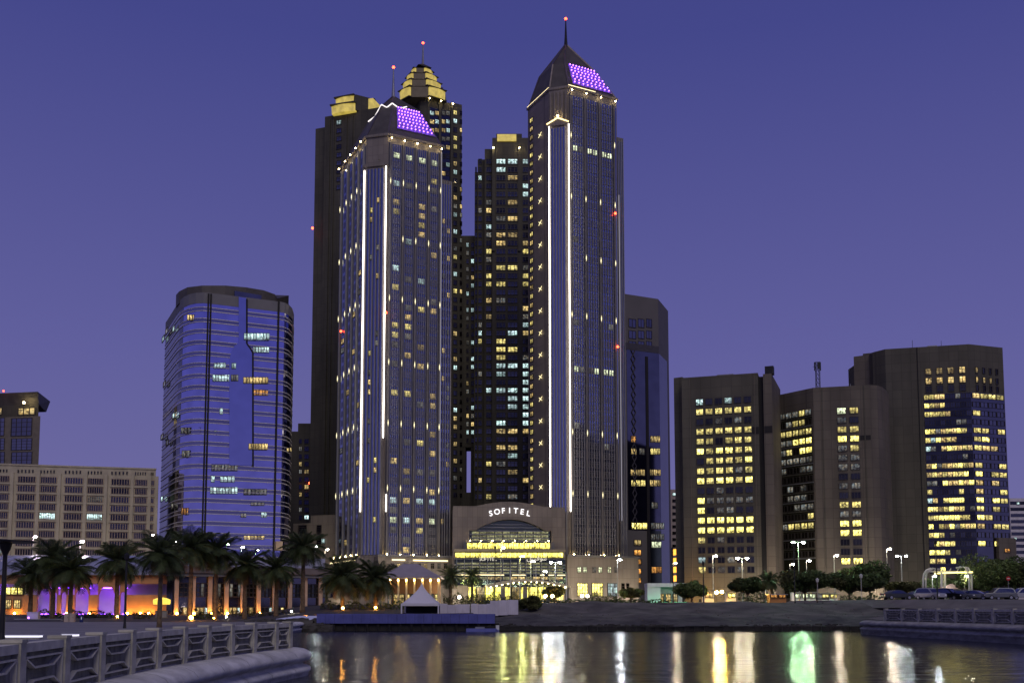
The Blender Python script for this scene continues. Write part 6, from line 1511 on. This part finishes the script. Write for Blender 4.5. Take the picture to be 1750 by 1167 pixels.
root = thing('road_sign', 'small red round road sign on thin post behind the SUVs', 'sign', (x, Y, 4.0)); mb = MB(); mb.tube([(x, Y, 3.9), (x, Y, zat(985, Y))], .04, 8); part('post', mb, METAL, root); mb = MB(); zc = zat(988, Y); mb.tube([(x, Y - .05, zc), (x, Y - .08, zc)], .34, 16); d_ = part('disc', mb, mat('sign red', (.5, .03, .03), .4, var=0), root); mb = MB(); mb.box(x - .2, x + .2, Y - .10, Y - .085, zc - .06, zc + .06); part('bar', mb, WHITEW, d_)
# white tubular arches
Y = 186; root = thing('arch_gate', 'white tubular arches with a yellow lit beam behind the cars', 'gate', (gx(1619, Y), Y, 3.9)); ARW = mat('white tube', (.70, .68, .60), .4, var=.05); gzz = 3.7
def tube_px(lst, Yv, r, name, m=ARW):
    mb = MB(); mb.tube([tuple(pt(x, y, Yv)) if y < 1015 else (gx(x, Yv), Yv, gzz) for x, y in lst], r, 10); part(name, mb, m, root, True)
for off, dY in ((0, 0), (4.5, 1.2)):
    tube_px([(1577.5 + off, 1016), (1577.5 + off, 990), (1579 + off, 980), (1583 + off, 974), (1590 + off, 971), (1604 + off, 972)], Y + dY, .16, 'arch_tube'); tube_px([(1657 + off, 1016), (1656 + off, 988), (1654.5 + off, 978), (1650 + off, 970), (1644 + off, 967), (1634 + off, 970)], Y + dY, .16, 'arch_tube')
    tube_px([(1609 + off * 1.3, 1016), (1609 + off * 1.3, 978)], Y + dY, .2, 'column')
mb = MB(); mb.bar(pt(1582, 975.5, Y + .5), pt(1662, 978, Y + .5), .3); bm = part('beam', mb, ARW, root); mb = MB(); mb.bar(pt(1597, 979.5, Y + .2), pt(1662, 977, Y + .2), .2); part('light_line', mb, emit('yellow beam light', (1.0, .85, .25), 3.5), bm)
for k in range(5): mb = MB(); mb.bar(pt(1596 + k * 13, 977, Y + .5), pt(1599 + k * 13, 971, Y + .5), .12); part('brace', mb, ARW, bm)
x0, x1 = gx(1614, 205), gx(1658, 205); root = thing('hut', 'low hut with tan hipped roof seen through the white arches', 'hut', ((x0 + x1) / 2, 206, 3.9)); mb = MB(); z0, z1 = zat(1006, 205), zat(997, 205); mb.box(x0 + .3, x1 - .3, 205, 209, 3.8, z0); part('wall', mb, WHITEW, root); mb = MB(); e = [(x0, 204.5, z0), (x1, 204.5, z0), (x1, 209.5, z0), (x0, 209.5, z0)]; r0, r1 = ((x0 + x1) / 2 - .4, 207, z1), ((x0 + x1) / 2 + 1.2, 207, z1); mb.poly([e[0], e[1], r1, r0]); mb.poly([e[1], e[2], r1]); mb.poly([e[2], e[3], r0, r1]); mb.poly([e[3], e[0], r0]); part('roof', mb, mat('tan roof', (.40, .26, .19), .8), root)
# bench, stalls, green entrance
x, Y = gx(1407, 163), 163; zg = zland(x, Y); root = thing('park_bench', 'dark park bench between garden lamp and clipped hedge', 'bench', (x, Y, zg))
for k in range(3): mb = MB(); mb.box(x - 1.1, x + 1.1, Y - .2 + k * .15, Y - .08 + k * .15, zg + .42, zg + .47); part('seat_slat', mb, DARK, root)
for k in range(2): mb = MB(); mb.box(x - 1.1, x + 1.1, Y + .26, Y + .3, zg + .6 + k * .2, zg + .72 + k * .2); part('back_slat', mb, DARK, root)
for s in (-1, 1): mb = MB(); mb.box(x + s * .9 - .04, x + s * .9 + .04, Y - .2, Y + .3, zg - .03, zg + .42); mb.box(x + s * .9 - .04, x + s * .9 + .04, Y + .3, Y + .36, zg, zg + .95); part('leg', mb, DARK, root)
def stall(px0, px1, py0, Y, label, wallm, code, name='food_stall'):
    x0, x1 = gx(px0, Y), gx(px1, Y); zg = zland(x0, Y); zt = zat(py0, Y); root = thing(name, label, 'stall', ((x0 + x1) / 2, Y, zg), 'street stalls')
    mb = MB(); mb.box(x0, x1, Y, Y + 2.2, zg - .1, zt); part('body', mb, wallm, root); mb = MB(); mb.box(x0 - .15, x1 + .15, Y - .7, Y + 2.3, zt, zt + .12); part('awning', mb, METAL, root)
    fc = Face((x0, Y), (x1, Y)); n = max(1, int((x1 - x0) / 1.2))
    for k in range(n): window(root, fc, (k + .5) * (x1 - x0) / n, zg + .8, (x1 - x0) / n * .85, max(.5, (zt - zg) * .45), code, nx=2, ny=1)
stall(1316, 1344, 1016, 176, 'orange food stall right of the small lit palm', mat('orange stall panel', (.55, .25, .08), .6), 'o'); stall(1358, 1395, 1012, 206, 'lit shop front below the left dense tree', WHITEW, 'g'); stall(1204, 1220, 1010, 200, 'small warm lit stall left of the amber floodlights', WHITEW, 'w'); stall(1243, 1258, 1012, 200, 'small white lit stall right of the amber floodlights', WHITEW, 'Y'); stall(1404, 1432, 1014, 206, 'lit shop front behind the bench', WHITEW, 'y')
Y = 250; x0, x1 = gx(1107, Y), gx(1172, Y); zt = zat(996, Y); root = thing('entrance_canopy', 'green lit entrance canopy at the foot of the glass tower', 'canopy', ((x0 + x1) / 2, Y, 3.9)); mb = MB(); mb.box(x0, x1, Y, Y + 6, zt - .9, zt); part('roof', mb, WHITEW, root); mb = MB(); mb.box(x0, x1, Y + 5, Y + 5.4, 3.8, zt - .9); part('back_wall', mb, WHITEW, root); mb = MB(); mb.box(x0, x0 + 3.2, Y + .3, Y + 5, 3.8, zt - .9); part('side_wall', mb, WHITEW, root); fc = Face((x0 + 3.2, Y + 5), (x1, Y + 5))
for k in range(3): window(root, fc, .9 + k * 1.7, 4.2, 1.3, 2.2, 'w', nx=2, ny=2)
mb = MB(); mb.box(x0 - .5, x1, Y - 1.6, Y - 1.4, 4.1, 4.3); part('strip_light', mb, emit('green strip', (.15, 1.0, .45), 9), root)
# flagpoles of the hotel
for i, (px, a_) in enumerate(((872, 972), (916, 968), (968, 978))):
    Y = 240; x = gx(px, Y); zg = zland(x, Y); root = thing('flagpole', ('white flagpole before the left of the canopy', 'white flagpole before the middle of the canopy', 'white flagpole before the right of the canopy')[i], 'flagpole', (x, Y, zg), 'flagpoles'); mb = MB(); mb.tube([(x, Y, zg - .1), (x, Y, zat(a_, Y))], [.10, .05], 8); part('pole', mb, WHITEW, root); fixture(root, (x, Y, zat(a_, Y) + .1), .12, METAL, 'finial')
